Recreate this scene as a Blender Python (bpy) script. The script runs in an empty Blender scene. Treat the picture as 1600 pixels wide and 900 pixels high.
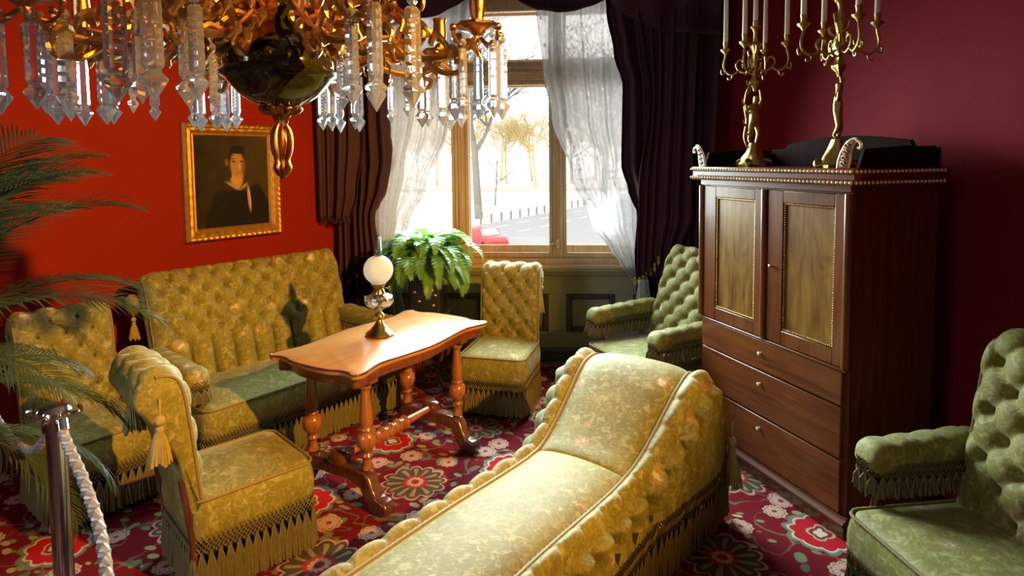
import bpy, bmesh, math, random
from mathutils import Vector, Matrix, Euler
R = math.radians
PI = math.pi
random.seed(7)
scene = bpy.context.scene
COL = scene.collection

# ------------------------------------------------------------------ camera
cam_d = bpy.data.cameras.new('camera')
cam_d.sensor_width = 36.0
cam_d.lens = 960 / 1600 * 36.0
cam_d.shift_y = -138 / 1600
cam_d.clip_start = 0.05
cam_d.clip_end = 600
cam = bpy.data.objects.new('camera', cam_d)
COL.objects.link(cam)
cam.matrix_world = (Matrix.Translation((0, 0, 1.75)) @ Matrix.Rotation(PI / 2 - R(3.67), 4, 'X')
                    @ Matrix.Rotation(-0.010, 4, 'Z'))
scene.camera = cam

# ------------------------------------------------------------------ sky and lights
world = bpy.data.worlds.new('world')
scene.world = world
world.use_nodes = True
bg = world.node_tree.nodes['Background']
bg.inputs[0].default_value = (1.0, 0.985, 0.95, 1)
bg.inputs[1].default_value = 3.3


def lamp(name, kind, loc, target, energy, color, **kw):
    d = bpy.data.lights.new(name, kind)
    d.energy = energy
    d.color = color
    for k, v in kw.items():
        setattr(d, k, v)
    o = bpy.data.objects.new(name, d)
    COL.objects.link(o)
    o.location = loc
    o.rotation_euler = (Vector(target) - Vector(loc)).to_track_quat('-Z', 'Y').to_euler()
    return o


# daylight coming in through the tall window
lamp('window_daylight', 'AREA', (-0.02, 4.84, 1.92), (0.24, 2.84, 1.22), 150, (0.82, 1.0, 0.95),
     shape='RECTANGLE', size=1.8, size_y=1.5, spread=R(118))
# warm museum spotlight up by the ceiling, behind the camera on the right
lamp('ceiling_spot', 'SPOT', (2.62, -0.12, 3.12), (-1.75, 3.75, 0.95), 2250, (1.0, 0.475, 0.065),
     spot_size=R(53), spot_blend=0.9, shadow_soft_size=0.045)
# daylight from the next window, behind the viewer on the left
lamp('far_window_daylight', 'AREA', (-2.9, -0.35, 2.0), (-1.15, 2.7, 0.9), 12, (0.85, 0.96, 1.0),
     shape='RECTANGLE', size=1.1, size_y=1.6, spread=R(80))
# low winter sun on the park outside
lamp('sun', 'SUN', (0, -20, 40), (14, 40, 8), 2.5, (1.0, 0.86, 0.62), angle=R(0.6))

vs = scene.view_settings
vs.view_transform = 'Standard'
vs.look = 'None'
vs.gamma = 1
vs.use_curve_mapping = False
vs.exposure = 0.0
scene.cycles.max_bounces = 10
scene.cycles.transparent_max_bounces = 16
scene.cycles.caustics_reflective = False
scene.cycles.caustics_refractive = False
scene.cycles.sample_clamp_indirect = 4.0


# ------------------------------------------------------------------ mesh helpers
class MB:
    def __init__(self):
        self.v = []
        self.f = []

    def add(self, vv, ff, M=None):
        n = len(self.v)
        self.v += [tuple(M @ Vector(p)) if M is not None else tuple(p) for p in vv]
        self.f += [tuple(i + n for i in f) for f in ff]
        return self

    def box(self, x0, x1, y0, y1, z0, z1, M=None):
        vv = [(x, y, z) for z in (z0, z1) for y in (y0, y1) for x in (x0, x1)]
        ff = [(0, 2, 3, 1), (4, 5, 7, 6), (0, 1, 5, 4), (2, 6, 7, 3), (0, 4, 6, 2), (1, 3, 7, 5)]
        return self.add(vv, ff, M)

    def grid(self, fn, nu, nv, cu=False, cv=False, M=None):
        vv = []
        for j in range(nv + (0 if cv else 1)):
            for i in range(nu + (0 if cu else 1)):
                vv.append(fn(i / nu, j / nv))
        w = nu if cu else nu + 1
        h = nv if cv else nv + 1
        ff = []
        for j in range(nv):
            for i in range(nu):
                a = j * w + i
                b = j * w + (i + 1) % w
                c = ((j + 1) % h) * w + (i + 1) % w
                d = ((j + 1) % h) * w + i
                ff.append((a, b, c, d))
        return self.add(vv, ff, M)

    def rings(self, rings, cap0=True, cap1=True, M=None):
        n = len(rings[0])
        vv = [p for r in rings for p in r]
        ff = []
        for j in range(len(rings) - 1):
            for i in range(n):
                k = (i + 1) % n
                ff.append((j * n + i, j * n + k, (j + 1) * n + k, (j + 1) * n + i))
        if cap0:
            ff.append(tuple(range(n - 1, -1, -1)))
        if cap1:
            ff.append(tuple((len(rings) - 1) * n + i for i in range(n)))
        return self.add(vv, ff, M)

    def lathe(self, prof, n=16, c=(0, 0, 0), M=None, rip=None):
        rr = []
        for r, z in prof:
            ring = []
            for i in range(n):
                a = 2 * PI * i / n
                q = r * (1 + (rip(a, z) if rip else 0))
                ring.append((c[0] + q * math.cos(a), c[1] + q * math.sin(a), c[2] + z))
            rr.append(ring)
        return self.rings(rr, prof[0][0] > 1e-6, prof[-1][0] > 1e-6, M)

    def ball(self, c, r, n=10, m=7, sc=(1, 1, 1), M=None):
        prof = [(max(1e-5, math.sin(PI * k / m)), -math.cos(PI * k / m)) for k in range(m + 1)]
        rr = [[(c[0] + r * sc[0] * p * math.cos(2 * PI * i / n), c[1] + r * sc[1] * p * math.sin(2 * PI * i / n),
                c[2] + r * sc[2] * z) for i in range(n)] for p, z in prof]
        return self.rings(rr, True, True, M)

    def tube(self, pts, rad, n=8, cap=True, closed=False, M=None):
        P = [Vector(p) for p in pts]
        m = len(P)
        if not isinstance(rad, (list, tuple)):
            rad = [rad] * m
        rr = []
        up = None
        for i in range(m):
            if closed:
                t = P[(i + 1) % m] - P[i - 1]
            else:
                t = P[min(i + 1, m - 1)] - P[max(i - 1, 0)]
            if t.length < 1e-9:
                t = Vector((0, 0, 1))
            t.normalize()
            if up is None:
                up = Vector((0, 0, 1)) if abs(t.z) < 0.9 else Vector((1, 0, 0))
            s = t.cross(up)
            if s.length < 1e-6:
                s = t.cross(Vector((0.3, 0.9, 0.1)))
            s.normalize()
            up = s.cross(t).normalized()
            rr.append([tuple(P[i] + rad[i] * (math.cos(2 * PI * k / n) * s + math.sin(2 * PI * k / n) * up))
                       for k in range(n)])
        if closed:
            rr.append(rr[0])
            cap = False
        return self.rings(rr, cap, cap, M)

    def prism(self, out, a0, a1, axis='z', M=None):
        n = len(out)

        def pt(p, a):
            return {'z': (p[0], p[1], a), 'y': (p[0], a, p[1]), 'x': (a, p[0], p[1])}[axis]
        vv = [pt(p, a0) for p in out] + [pt(p, a1) for p in out]
        ff = [tuple(range(n - 1, -1, -1)), tuple(range(n, 2 * n))]
        ff += [(i, (i + 1) % n, n + (i + 1) % n, n + i) for i in range(n)]
        return self.add(vv, ff, M)

    def mesh(self, name, mat, smooth=40):
        me = bpy.data.meshes.new(name)
        me.from_pydata(self.v, [], self.f)
        me.validate()
        bm = bmesh.new()
        bm.from_mesh(me)
        bmesh.ops.recalc_face_normals(bm, faces=bm.faces)
        bm.to_mesh(me)
        bm.free()
        if smooth:
            me.polygons.foreach_set('use_smooth', [True] * len(me.polygons))
            if smooth < 180:
                me.set_sharp_from_angle(angle=R(smooth))
        if mat is not None:
            me.materials.append(mat)
        me.update()
        return me

    def build(self, name, mat, parent=None, smooth=40, bevel=0, sub=0, solid=0, **kw):
        o = bpy.data.objects.new(name, self.mesh(name, mat, smooth))
        COL.objects.link(o)
        if parent is not None:
            o.parent = parent
        if solid:
            m = o.modifiers.new('solid', 'SOLIDIFY')
            m.thickness = solid
        if bevel:
            m = o.modifiers.new('bevel', 'BEVEL')
            m.width = bevel
            m.segments = 2
            m.limit_method = 'ANGLE'
        if sub:
            m = o.modifiers.new('sub', 'SUBSURF')
            m.levels = m.render_levels = sub
        for k, v in kw.items():
            o[k] = v
        return o


def inst(name, me, parent, M=None, **kw):
    o = bpy.data.objects.new(name, me)
    COL.objects.link(o)
    o.parent = parent
    if M is not None:
        o.matrix_local = M
    for k, v in kw.items():
        o[k] = v
    return o


def thing(name, label, cat, loc=(0, 0, 0), rz=0, group=None, kind=None):
    o = bpy.data.objects.new(name, None)
    COL.objects.link(o)
    o.empty_display_size = 0.1
    o.location = loc
    o.rotation_euler = (0, 0, rz)
    return tag(o, label, cat, group, kind)


def tag(o, label=None, cat=None, group=None, kind=None):
    for k, v in (('label', label), ('category', cat), ('group', group), ('kind', kind)):
        if v:
            o[k] = v
    return o


def face(fx, fy):
    return math.atan2(fx, -fy)


def cr(pts, n, closed=False):
    """Catmull-Rom through points, n samples per span."""
    P = [Vector(p) for p in pts]
    m = len(P)
    out = []
    for i in range(m if closed else m - 1):
        if closed:
            a, b, c, d = P[i - 1], P[i], P[(i + 1) % m], P[(i + 2) % m]
        else:
            a, b, c, d = P[max(i - 1, 0)], P[i], P[i + 1], P[min(i + 2, m - 1)]
        for k in range(n):
            t = k / n
            out.append(0.5 * ((2 * b) + (c - a) * t + (2 * a - 5 * b + 4 * c - d) * t * t
                              + (3 * b - a - 3 * c + d) * t ** 3))
    if not closed:
        out.append(P[-1])
    return out


def interp(tab, x):
    if x <= tab[0][0]:
        return tab[0][1]
    for (a, p), (b, q) in zip(tab, tab[1:]):
        if x <= b:
            t = (x - a) / (b - a)
            t = t * t * (3 - 2 * t)
            return p + (q - p) * t
    return tab[-1][1]


def lin(tab, x):
    if x <= tab[0][0]:
        return tab[0][1]
    for (a, p), (b, q) in zip(tab, tab[1:]):
        if x <= b:
            return p + (q - p) * (x - a) / (b - a)
    return tab[-1][1]


def rrect(w, d, r, n=5, cx=0, cy=0):
    pts = []
    for sx, sy, a0 in ((1, 1, 0), (-1, 1, 90), (-1, -1, 180), (1, -1, 270)):
        for k in range(n + 1):
            a = R(a0 + 90 * k / n)
            pts.append((cx + sx * (w / 2 - r) + r * math.cos(a), cy + sy * (d / 2 - r) + r * math.sin(a)))
    return pts


# ------------------------------------------------------------------ materials
class NT:
    def __init__(self, name):
        self.mat = bpy.data.materials.new(name)
        self.mat.use_nodes = True
        self.t = self.mat.node_tree
        self.p = self.t.nodes['Principled BSDF']
        self.out = self.t.nodes['Material Output']

    def n(self, typ, **kw):
        nd = self.t.nodes.new(typ)
        for k, v in kw.items():
            setattr(nd, k, v)
        return nd

    def link(self, a, b):
        self.t.links.new(a, b)

    def put(self, sock, val):
        if isinstance(val, bpy.types.NodeSocket):
            self.link(val, sock)
        elif isinstance(val, (tuple, list)):
            sock.default_value = tuple(val) + ((1,) if len(val) == 3 and len(sock.default_value) == 4 else ())
        else:
            sock.default_value = val

    def m(self, op, a, b=None, c=None, clamp=False):
        nd = self.n('ShaderNodeMath', operation=op, use_clamp=clamp)
        for i, x in enumerate((a, b, c)):
            if x is not None:
                self.put(nd.inputs[i], x)
        return nd.outputs[0]

    def mix(self, f, a, b, blend='MIX'):
        nd = self.n('ShaderNodeMix', data_type='RGBA', blend_type=blend)
        self.put(nd.inputs[0], f)
        self.put(nd.inputs[6], a)
        self.put(nd.inputs[7], b)
        return nd.outputs[2]

    def ramp(self, f, stops, interp='LINEAR'):
        nd = self.n('ShaderNodeValToRGB')
        nd.color_ramp.interpolation = interp
        el = nd.color_ramp.elements
        while len(el) < len(stops):
            el.new(0.5)
        for e, (p, c) in zip(el, stops):
            e.position = p
            e.color = tuple(c) + (1,) if len(c) == 3 else c
        self.put(nd.inputs[0], f)
        return nd.outputs[0]

    def coord(self, kind='Object', scale=(1, 1, 1), rot=(0, 0, 0), loc=(0, 0, 0)):
        tc = self.n('ShaderNodeTexCoord')
        mp = self.n('ShaderNodeMapping')
        mp.inputs['Scale'].default_value = scale
        mp.inputs['Rotation'].default_value = rot
        mp.inputs['Location'].default_value = loc
        self.link(tc.outputs[kind], mp.inputs[0])
        return mp.outputs[0]

    def noise(self, vec, scale, detail=3, rough=0.5, dist=0):
        nd = self.n('ShaderNodeTexNoise')
        self.link(vec, nd.inputs['Vector'])
        nd.inputs['Scale'].default_value = scale
        nd.inputs['Detail'].default_value = detail
        nd.inputs['Roughness'].default_value = rough
        nd.inputs['Distortion'].default_value = dist
        return nd.outputs['Fac']

    def voro(self, vec, scale, rnd=1.0, feature='F1', out='Distance'):
        nd = self.n('ShaderNodeTexVoronoi', feature=feature)
        self.link(vec, nd.inputs['Vector'])
        nd.inputs['Scale'].default_value = scale
        nd.inputs['Randomness'].default_value = rnd
        return nd.outputs[out]

    def bump(self, h, strength=0.3, dist=0.01):
        b = self.n('ShaderNodeBump')
        b.inputs['Strength'].default_value = strength
        b.inputs['Distance'].default_value = dist
        self.link(h, b.inputs['Height'])
        self.link(b.outputs[0], self.p.inputs['Normal'])

    def set(self, **kw):
        for k, v in kw.items():
            self.put(self.p.inputs[k.replace('_', ' ')], v)
        return self.mat


def plain(name, col, rough=0.5, metal=0.0, var=0.12, scale=8, bump=0.0, **kw):
    t = NT(name)
    v = t.coord()
    f = t.noise(v, scale, 4)
    a = tuple(c * (1 - var) for c in col)
    b = tuple(min(1, c * (1 + var)) for c in col)
    t.set(Base_Color=t.mix(f, a, b), Roughness=rough, Metallic=metal, **kw)
    if bump:
        t.bump(t.noise(v, scale * 12, 2), bump, 0.003)
    return t.mat


def wood(name, dark, light, axis=0, scale=6, rough=0.3, coat=0.4, fig=0.0, spec=0.5):
    t = NT(name)
    s = [scale * 5] * 3
    s[axis] = scale * 0.35
    v = t.coord(scale=tuple(s))
    f = t.noise(v, 1.0, 5, 0.6, 1.2)
    g = t.noise(t.coord(scale=(3, 3, 3)), 1.0, 3)
    k = t.m('ADD', t.m('MULTIPLY', f, 0.75), t.m('MULTIPLY', g, 0.35))
    if fig:
        s2 = [9] * 3
        s2[axis] = 2.0
        h = t.noise(t.coord(scale=tuple(s2)), 1.0, 2, 0.5, 2.5)
        k = t.m('ADD', t.m('MULTIPLY', k, 1 - fig), t.m('MULTIPLY', h, fig))
    c = t.ramp(k, [(0.36, dark), (0.66, light)])
    t.set(Base_Color=c, Roughness=rough, Coat_Weight=coat, Coat_Roughness=0.12, Specular_IOR_Level=spec)
    return t.mat


def brocade(name, base, pale, dark, pink, rough=0.62):
    """satin damask: scrolling leaves and scattered blossoms woven into the cloth"""
    t = NT(name)
    v = t.coord()
    big = t.noise(v, 5.0, 3, 0.5)
    c = t.mix(t.m('MULTIPLY', t.m('SUBTRACT', big, 0.3), 1.6, clamp=True), dark, base)
    # scrolling tendrils: thin bands of a distorted noise
    n1 = t.noise(v, 15.0, 2.0, 0.5, 1.6)
    band = t.m('SUBTRACT', 1.0, t.m('MULTIPLY', t.m('ABSOLUTE', t.m('SUBTRACT', n1, 0.5)), 16.0), clamp=True)
    c = t.mix(t.m('MULTIPLY', band, 0.22), c, pale)
    # leaves
    l1 = t.noise(v, 26.0, 2.0, 0.5, 0.8)
    leaf = t.m('MULTIPLY', t.m('SUBTRACT', l1, 0.55), 9.0, clamp=True)
    c = t.mix(t.m('MULTIPLY', leaf, 0.36), c, pale)
    l2 = t.noise(v, 19.0, 2.0, 0.5, 1.1)
    lf2 = t.m('MULTIPLY', t.m('SUBTRACT', l2, 0.58), 10.0, clamp=True)
    c = t.mix(t.m('MULTIPLY', lf2, 0.35), c, dark)
    # blossoms in some Voronoi cells
    vd = t.n('ShaderNodeTexVoronoi')
    t.link(v, vd.inputs['Vector'])
    vd.inputs['Scale'].default_value = 8.0
    vd.inputs['Randomness'].default_value = 0.8
    sep = t.n('ShaderNodeSeparateColor')
    t.link(vd.outputs['Color'], sep.inputs[0])
    pick = t.m('GREATER_THAN', sep.outputs[0], 0.58)
    wob = t.m('MULTIPLY', t.m('SUBTRACT', t.noise(v, 42.0, 1), 0.5), 0.45)
    d = t.m('ADD', vd.outputs['Distance'], wob)
    ring = t.m('SUBTRACT', 1.0, t.m('MULTIPLY', t.m('ABSOLUTE', t.m('SUBTRACT', d, 0.24)), 16.0), clamp=True)
    core = t.m('MULTIPLY', t.m('SUBTRACT', 0.2, d), 12.0, clamp=True)
    c = t.mix(t.m('MULTIPLY', t.m('MULTIPLY', core, pick), 0.8), c, (0.60, 0.58, 0.42))
    c = t.mix(t.m('MULTIPLY', t.m('MULTIPLY', ring, pick), 0.55), c, pink)
    t.set(Base_Color=c, Roughness=rough, Sheen_Weight=0.2, Sheen_Roughness=0.4, Specular_IOR_Level=0.3)
    t.bump(t.m('ADD', t.noise(v, 60, 2), t.m('MULTIPLY', leaf, 0.5)), 0.25, 0.003)
    return t.mat


M = {}
M['fabric'] = brocade('olive_brocade', (0.25, 0.23, 0.048), (0.48, 0.48, 0.24), (0.14, 0.12, 0.018), (0.50, 0.25, 0.18))
M['cord'] = plain('gold_brown_cord', (0.20, 0.15, 0.05), 0.7, var=0.4, scale=160)
M['button'] = plain('dimple_shade_button', (0.07, 0.05, 0.015), 0.7)  # button colour darkened to stand for the shade in the tuft dimples
M['fringe'] = plain('olive_fringe', (0.13, 0.105, 0.042), 0.75, var=0.35, scale=60)
M['tassel'] = plain('tassel_thread', (0.34, 0.28, 0.11), 0.7, var=0.35, scale=60)
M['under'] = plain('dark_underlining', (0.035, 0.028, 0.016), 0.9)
M['darkwood'] = wood('dark_walnut', (0.030, 0.010, 0.006), (0.11, 0.035, 0.018), 2, 5, 0.25, 0.5)
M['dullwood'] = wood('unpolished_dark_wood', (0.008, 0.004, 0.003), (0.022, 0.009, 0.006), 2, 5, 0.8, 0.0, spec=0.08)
M['mahogany_matte'] = wood('waxed_mahogany', (0.05, 0.014, 0.007), (0.12, 0.036, 0.016), 0, 5, 0.6, 0.0, spec=0.15)
M['turned'] = wood('turned_walnut', (0.11, 0.03, 0.010), (0.34, 0.12, 0.035), 2, 5, 0.22, 0.6)
M['tabletop'] = wood('honey_table_top', (0.29, 0.115, 0.028), (0.43, 0.20, 0.06), 1, 5, 0.36, 0.03, spec=0.14)
M['mahogany'] = wood('mahogany', (0.075, 0.018, 0.006), (0.175, 0.050, 0.014), 2, 5, 0.3, 0.18, spec=0.35)
M['mahogany_h'] = wood('mahogany_crosswise', (0.075, 0.018, 0.006), (0.175, 0.050, 0.014), 0, 5, 0.3, 0.18, spec=0.35)
M['veneer'] = wood('figured_veneer', (0.085, 0.032, 0.006), (0.30, 0.145, 0.026), 2, 4, 0.34, 0.12, 0.5, spec=0.3)
M['oak'] = wood('window_oak', (0.46, 0.31, 0.16), (0.66, 0.48, 0.29), 2, 5, 0.45, 0.1)
M['gilt'] = plain('gilt_bronze', (0.58, 0.33, 0.11), 0.34, 1.0, 0.3, 30, 0.3)
M['bronze'] = plain('aged_bronze', (0.42, 0.21, 0.09), 0.3, 1.0, 0.35, 30, 0.3)
M['brass'] = plain('old_brass', (0.40, 0.27, 0.10), 0.28, 1.0, 0.25, 20)
M['oldgold'] = plain('candelabrum_gilding', (0.42, 0.30, 0.10), 0.3, 1.0, 0.35, 40, 0.4)
M['font'] = plain('green_black_enamel', (0.045, 0.05, 0.022), 0.12, 0.6, 0.3, 6, Coat_Weight=0.6)
M['chrome'] = plain('chrome', (0.75, 0.76, 0.8), 0.12, 1.0, 0.03)
M['wax'] = plain('cream_wax', (0.90, 0.84, 0.66), 0.45, 0.0, 0.06, Subsurface_Weight=0.6, Subsurface_Radius=(0.02, 0.015, 0.01))
M['bead'] = plain('pale_bead', (0.80, 0.66, 0.52), 0.18, 0.0, 0.08)
M['black'] = plain('black_iron', (0.012, 0.012, 0.012), 0.35)
M['terracotta'] = plain('dark_glazed_pot', (0.03, 0.025, 0.02), 0.3)
M['paint_red'] = plain('red_wall_paint', (0.215, 0.0105, 0.004), 0.7, var=0.10, scale=3, bump=0.05, Specular_IOR_Level=0.15)
M['paint_red_cool'] = plain('red_wall_paint_cool', (0.21, 0.013, 0.022), 0.7, var=0.10, scale=3, bump=0.05, Specular_IOR_Level=0.08)  # same red wall paint, with the cool light tinted into its colour
M['plaster'] = plain('ceiling_plaster', (0.36, 0.31, 0.25), 0.8, var=0.05)
M['dado'] = plain('grey_green_dado', (0.30, 0.30, 0.20), 0.5, var=0.1, scale=5)
M['dado_dark'] = plain('dark_dado_moulding', (0.05, 0.05, 0.038), 0.45)
M['boards'] = wood('floor_boards', (0.08, 0.035, 0.015), (0.2, 0.1, 0.04), 1, 3)
M['snow'] = plain('snow', (0.82, 0.82, 0.82), 0.8, var=0.03)
M['asphalt'] = plain('wet_asphalt', (0.20, 0.212, 0.225), 0.7, var=0.15, scale=0.4)
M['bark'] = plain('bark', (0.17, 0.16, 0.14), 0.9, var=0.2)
M['bark_far'] = plain('hazed_bark', (0.40, 0.33, 0.16), 0.9, var=0.2)  # far trees' bark painted paler and warmer to stand for haze and sunlight
M['carred'] = plain('car_red', (0.62, 0.03, 0.04), 0.3)
M['tyre'] = plain('tyre', (0.02, 0.02, 0.02), 0.8)
M['white_line'] = plain('road_paint', (0.7, 0.7, 0.7), 0.7)
M['path'] = plain('trodden_path', (0.36, 0.29, 0.22), 0.9)


def mk_velvet():
    t = NT('burgundy_velvet')
    v = t.coord()
    f = t.noise(v, 3.0, 3)
    d = t.m('MULTIPLY', t.m('SUBTRACT', t.noise(v, 9.0, 2, 0.5, 1.5), 0.56), 8.0, clamp=True)
    c = t.mix(f, (0.022, 0.003, 0.011), (0.042, 0.005, 0.020))
    c = t.mix(t.m('MULTIPLY', d, 0.4), c, (0.075, 0.008, 0.030))
    t.set(Base_Color=c, Roughness=0.75, Sheen_Weight=0.35, Sheen_Roughness=0.35)
    t.p.inputs['Sheen Tint'].default_value = (0.55, 0.12, 0.28, 1)
    return t.mat


M['velvet'] = mk_velvet()


def mk_sheer():
    t = NT('lace_sheer')
    v = t.coord()
    vd = t.voro(v, 16, 0.9)
    lace = t.m('MULTIPLY', t.m('SUBTRACT', 0.32, vd), 6.0, clamp=True)
    n = t.m('MULTIPLY', t.m('SUBTRACT', t.noise(v, 22, 2, 0.5, 1.0), 0.5), 6.0, clamp=True)
    op = t.m('ADD', 0.84, t.m('ADD', t.m('MULTIPLY', lace, 0.14), t.m('MULTIPLY', n, 0.12)), clamp=True)
    tr = t.n('ShaderNodeBsdfTransparent')
    df = t.n('ShaderNodeBsdfDiffuse')
    df.inputs[0].default_value = (0.80, 0.83, 0.82, 1)
    tl = t.n('ShaderNodeBsdfTranslucent')
    tl.inputs[0].default_value = (0.80, 0.84, 0.85, 1)
    mx = t.n('ShaderNodeMixShader')
    mx.inputs[0].default_value = 0.72
    t.link(df.outputs[0], mx.inputs[1])
    t.link(tl.outputs[0], mx.inputs[2])
    m2 = t.n('ShaderNodeMixShader')
    t.link(op, m2.inputs[0])
    t.link(tr.outputs[0], m2.inputs[1])
    t.link(mx.outputs[0], m2.inputs[2])
    t.link(m2.outputs[0], t.out.inputs[0])
    return t.mat


M['sheer'] = mk_sheer()


def mk_pane():
    t = NT('window_glass')
    tr = t.n('ShaderNodeBsdfTransparent')
    gl = t.n('ShaderNodeBsdfGlossy')
    gl.inputs['Roughness'].default_value = 0.02
    fr = t.n('ShaderNodeFresnel')
    fr.inputs[0].default_value = 1.45
    mx = t.n('ShaderNodeMixShader')
    t.link(fr.outputs[0], mx.inputs[0])
    t.link(tr.outputs[0], mx.inputs[1])
    t.link(gl.outputs[0], mx.inputs[2])
    t.link(mx.outputs[0], t.out.inputs[0])
    return t.mat


M['pane'] = mk_pane()


def mk_glass(name, col, rough, ior=1.5):
    t = NT(name)
    v = t.coord()
    t.set(Base_Color=t.mix(t.noise(v, 20), col, tuple(min(1, c * 1.02) for c in col)), Roughness=rough, IOR=ior,
          Transmission_Weight=1.0)
    return t.mat


M['lampglass'] = mk_glass('pressed_glass', (0.95, 0.98, 0.98), 0.05, 1.45)


def mk_crystal():
    t = NT('cut_crystal')
    v = t.coord()
    t.set(Base_Color=t.mix(t.noise(v, 20), (0.96, 0.97, 1.0), (1.0, 1.0, 1.0)), Roughness=0.0, IOR=1.4, Transmission_Weight=1.0)
    df = t.n('ShaderNodeBsdfTranslucent')
    df.inputs[0].default_value = (0.95, 0.97, 1.0, 1)
    d2 = t.n('ShaderNodeBsdfDiffuse')
    d2.inputs[0].default_value = (0.95, 0.97, 1.0, 1)
    m1 = t.n('ShaderNodeMixShader')
    t.link(df.outputs[0], m1.inputs[1])
    t.link(d2.outputs[0], m1.inputs[2])
    m2 = t.n('ShaderNodeMixShader')
    m2.inputs[0].default_value = 0.22
    t.link(t.p.outputs[0], m2.inputs[1])
    t.link(m1.outputs[0], m2.inputs[2])
    t.link(m2.outputs[0], t.out.inputs[0])
    return t.mat


M['crystal'] = mk_crystal()


def mk_frost():
    t = NT('frosted_globe_glass')
    v = t.coord()
    f = t.noise(v, 30, 2)
    t.set(Base_Color=t.mix(f, (0.86, 0.88, 0.88), (0.94, 0.95, 0.94)), Roughness=0.3)
    tl = t.n('ShaderNodeBsdfTranslucent')
    tl.inputs[0].default_value = (0.93, 0.95, 0.95, 1)
    mx = t.n('ShaderNodeMixShader')
    mx.inputs[0].default_value = 0.8
    t.link(t.p.outputs[0], mx.inputs[1])
    t.link(tl.outputs[0], mx.inputs[2])
    t.link(mx.outputs[0], t.out.inputs[0])
    return t.mat


M['frost'] = mk_frost()


def mk_leaf(name, a, b):
    t = NT(name)
    v = t.coord()
    t.set(Base_Color=t.mix(t.noise(v, 7, 3), a, b), Roughness=0.42)
    tl = t.n('ShaderNodeBsdfTranslucent')
    tl.inputs[0].default_value = tuple(min(1, x * 1.4) for x in b) + (1,)
    mx = t.n('ShaderNodeMixShader')
    mx.inputs[0].default_value = 0.3
    t.link(t.p.outputs[0], mx.inputs[1])
    t.link(tl.outputs[0], mx.inputs[2])
    t.link(mx.outputs[0], t.out.inputs[0])
    return t.mat


M['palm'] = mk_leaf('palm_leaf', (0.035, 0.055, 0.025), (0.09, 0.14, 0.05))
M['fern'] = mk_leaf('fern_leaf', (0.065, 0.18, 0.03), (0.19, 0.38, 0.07))


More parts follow.
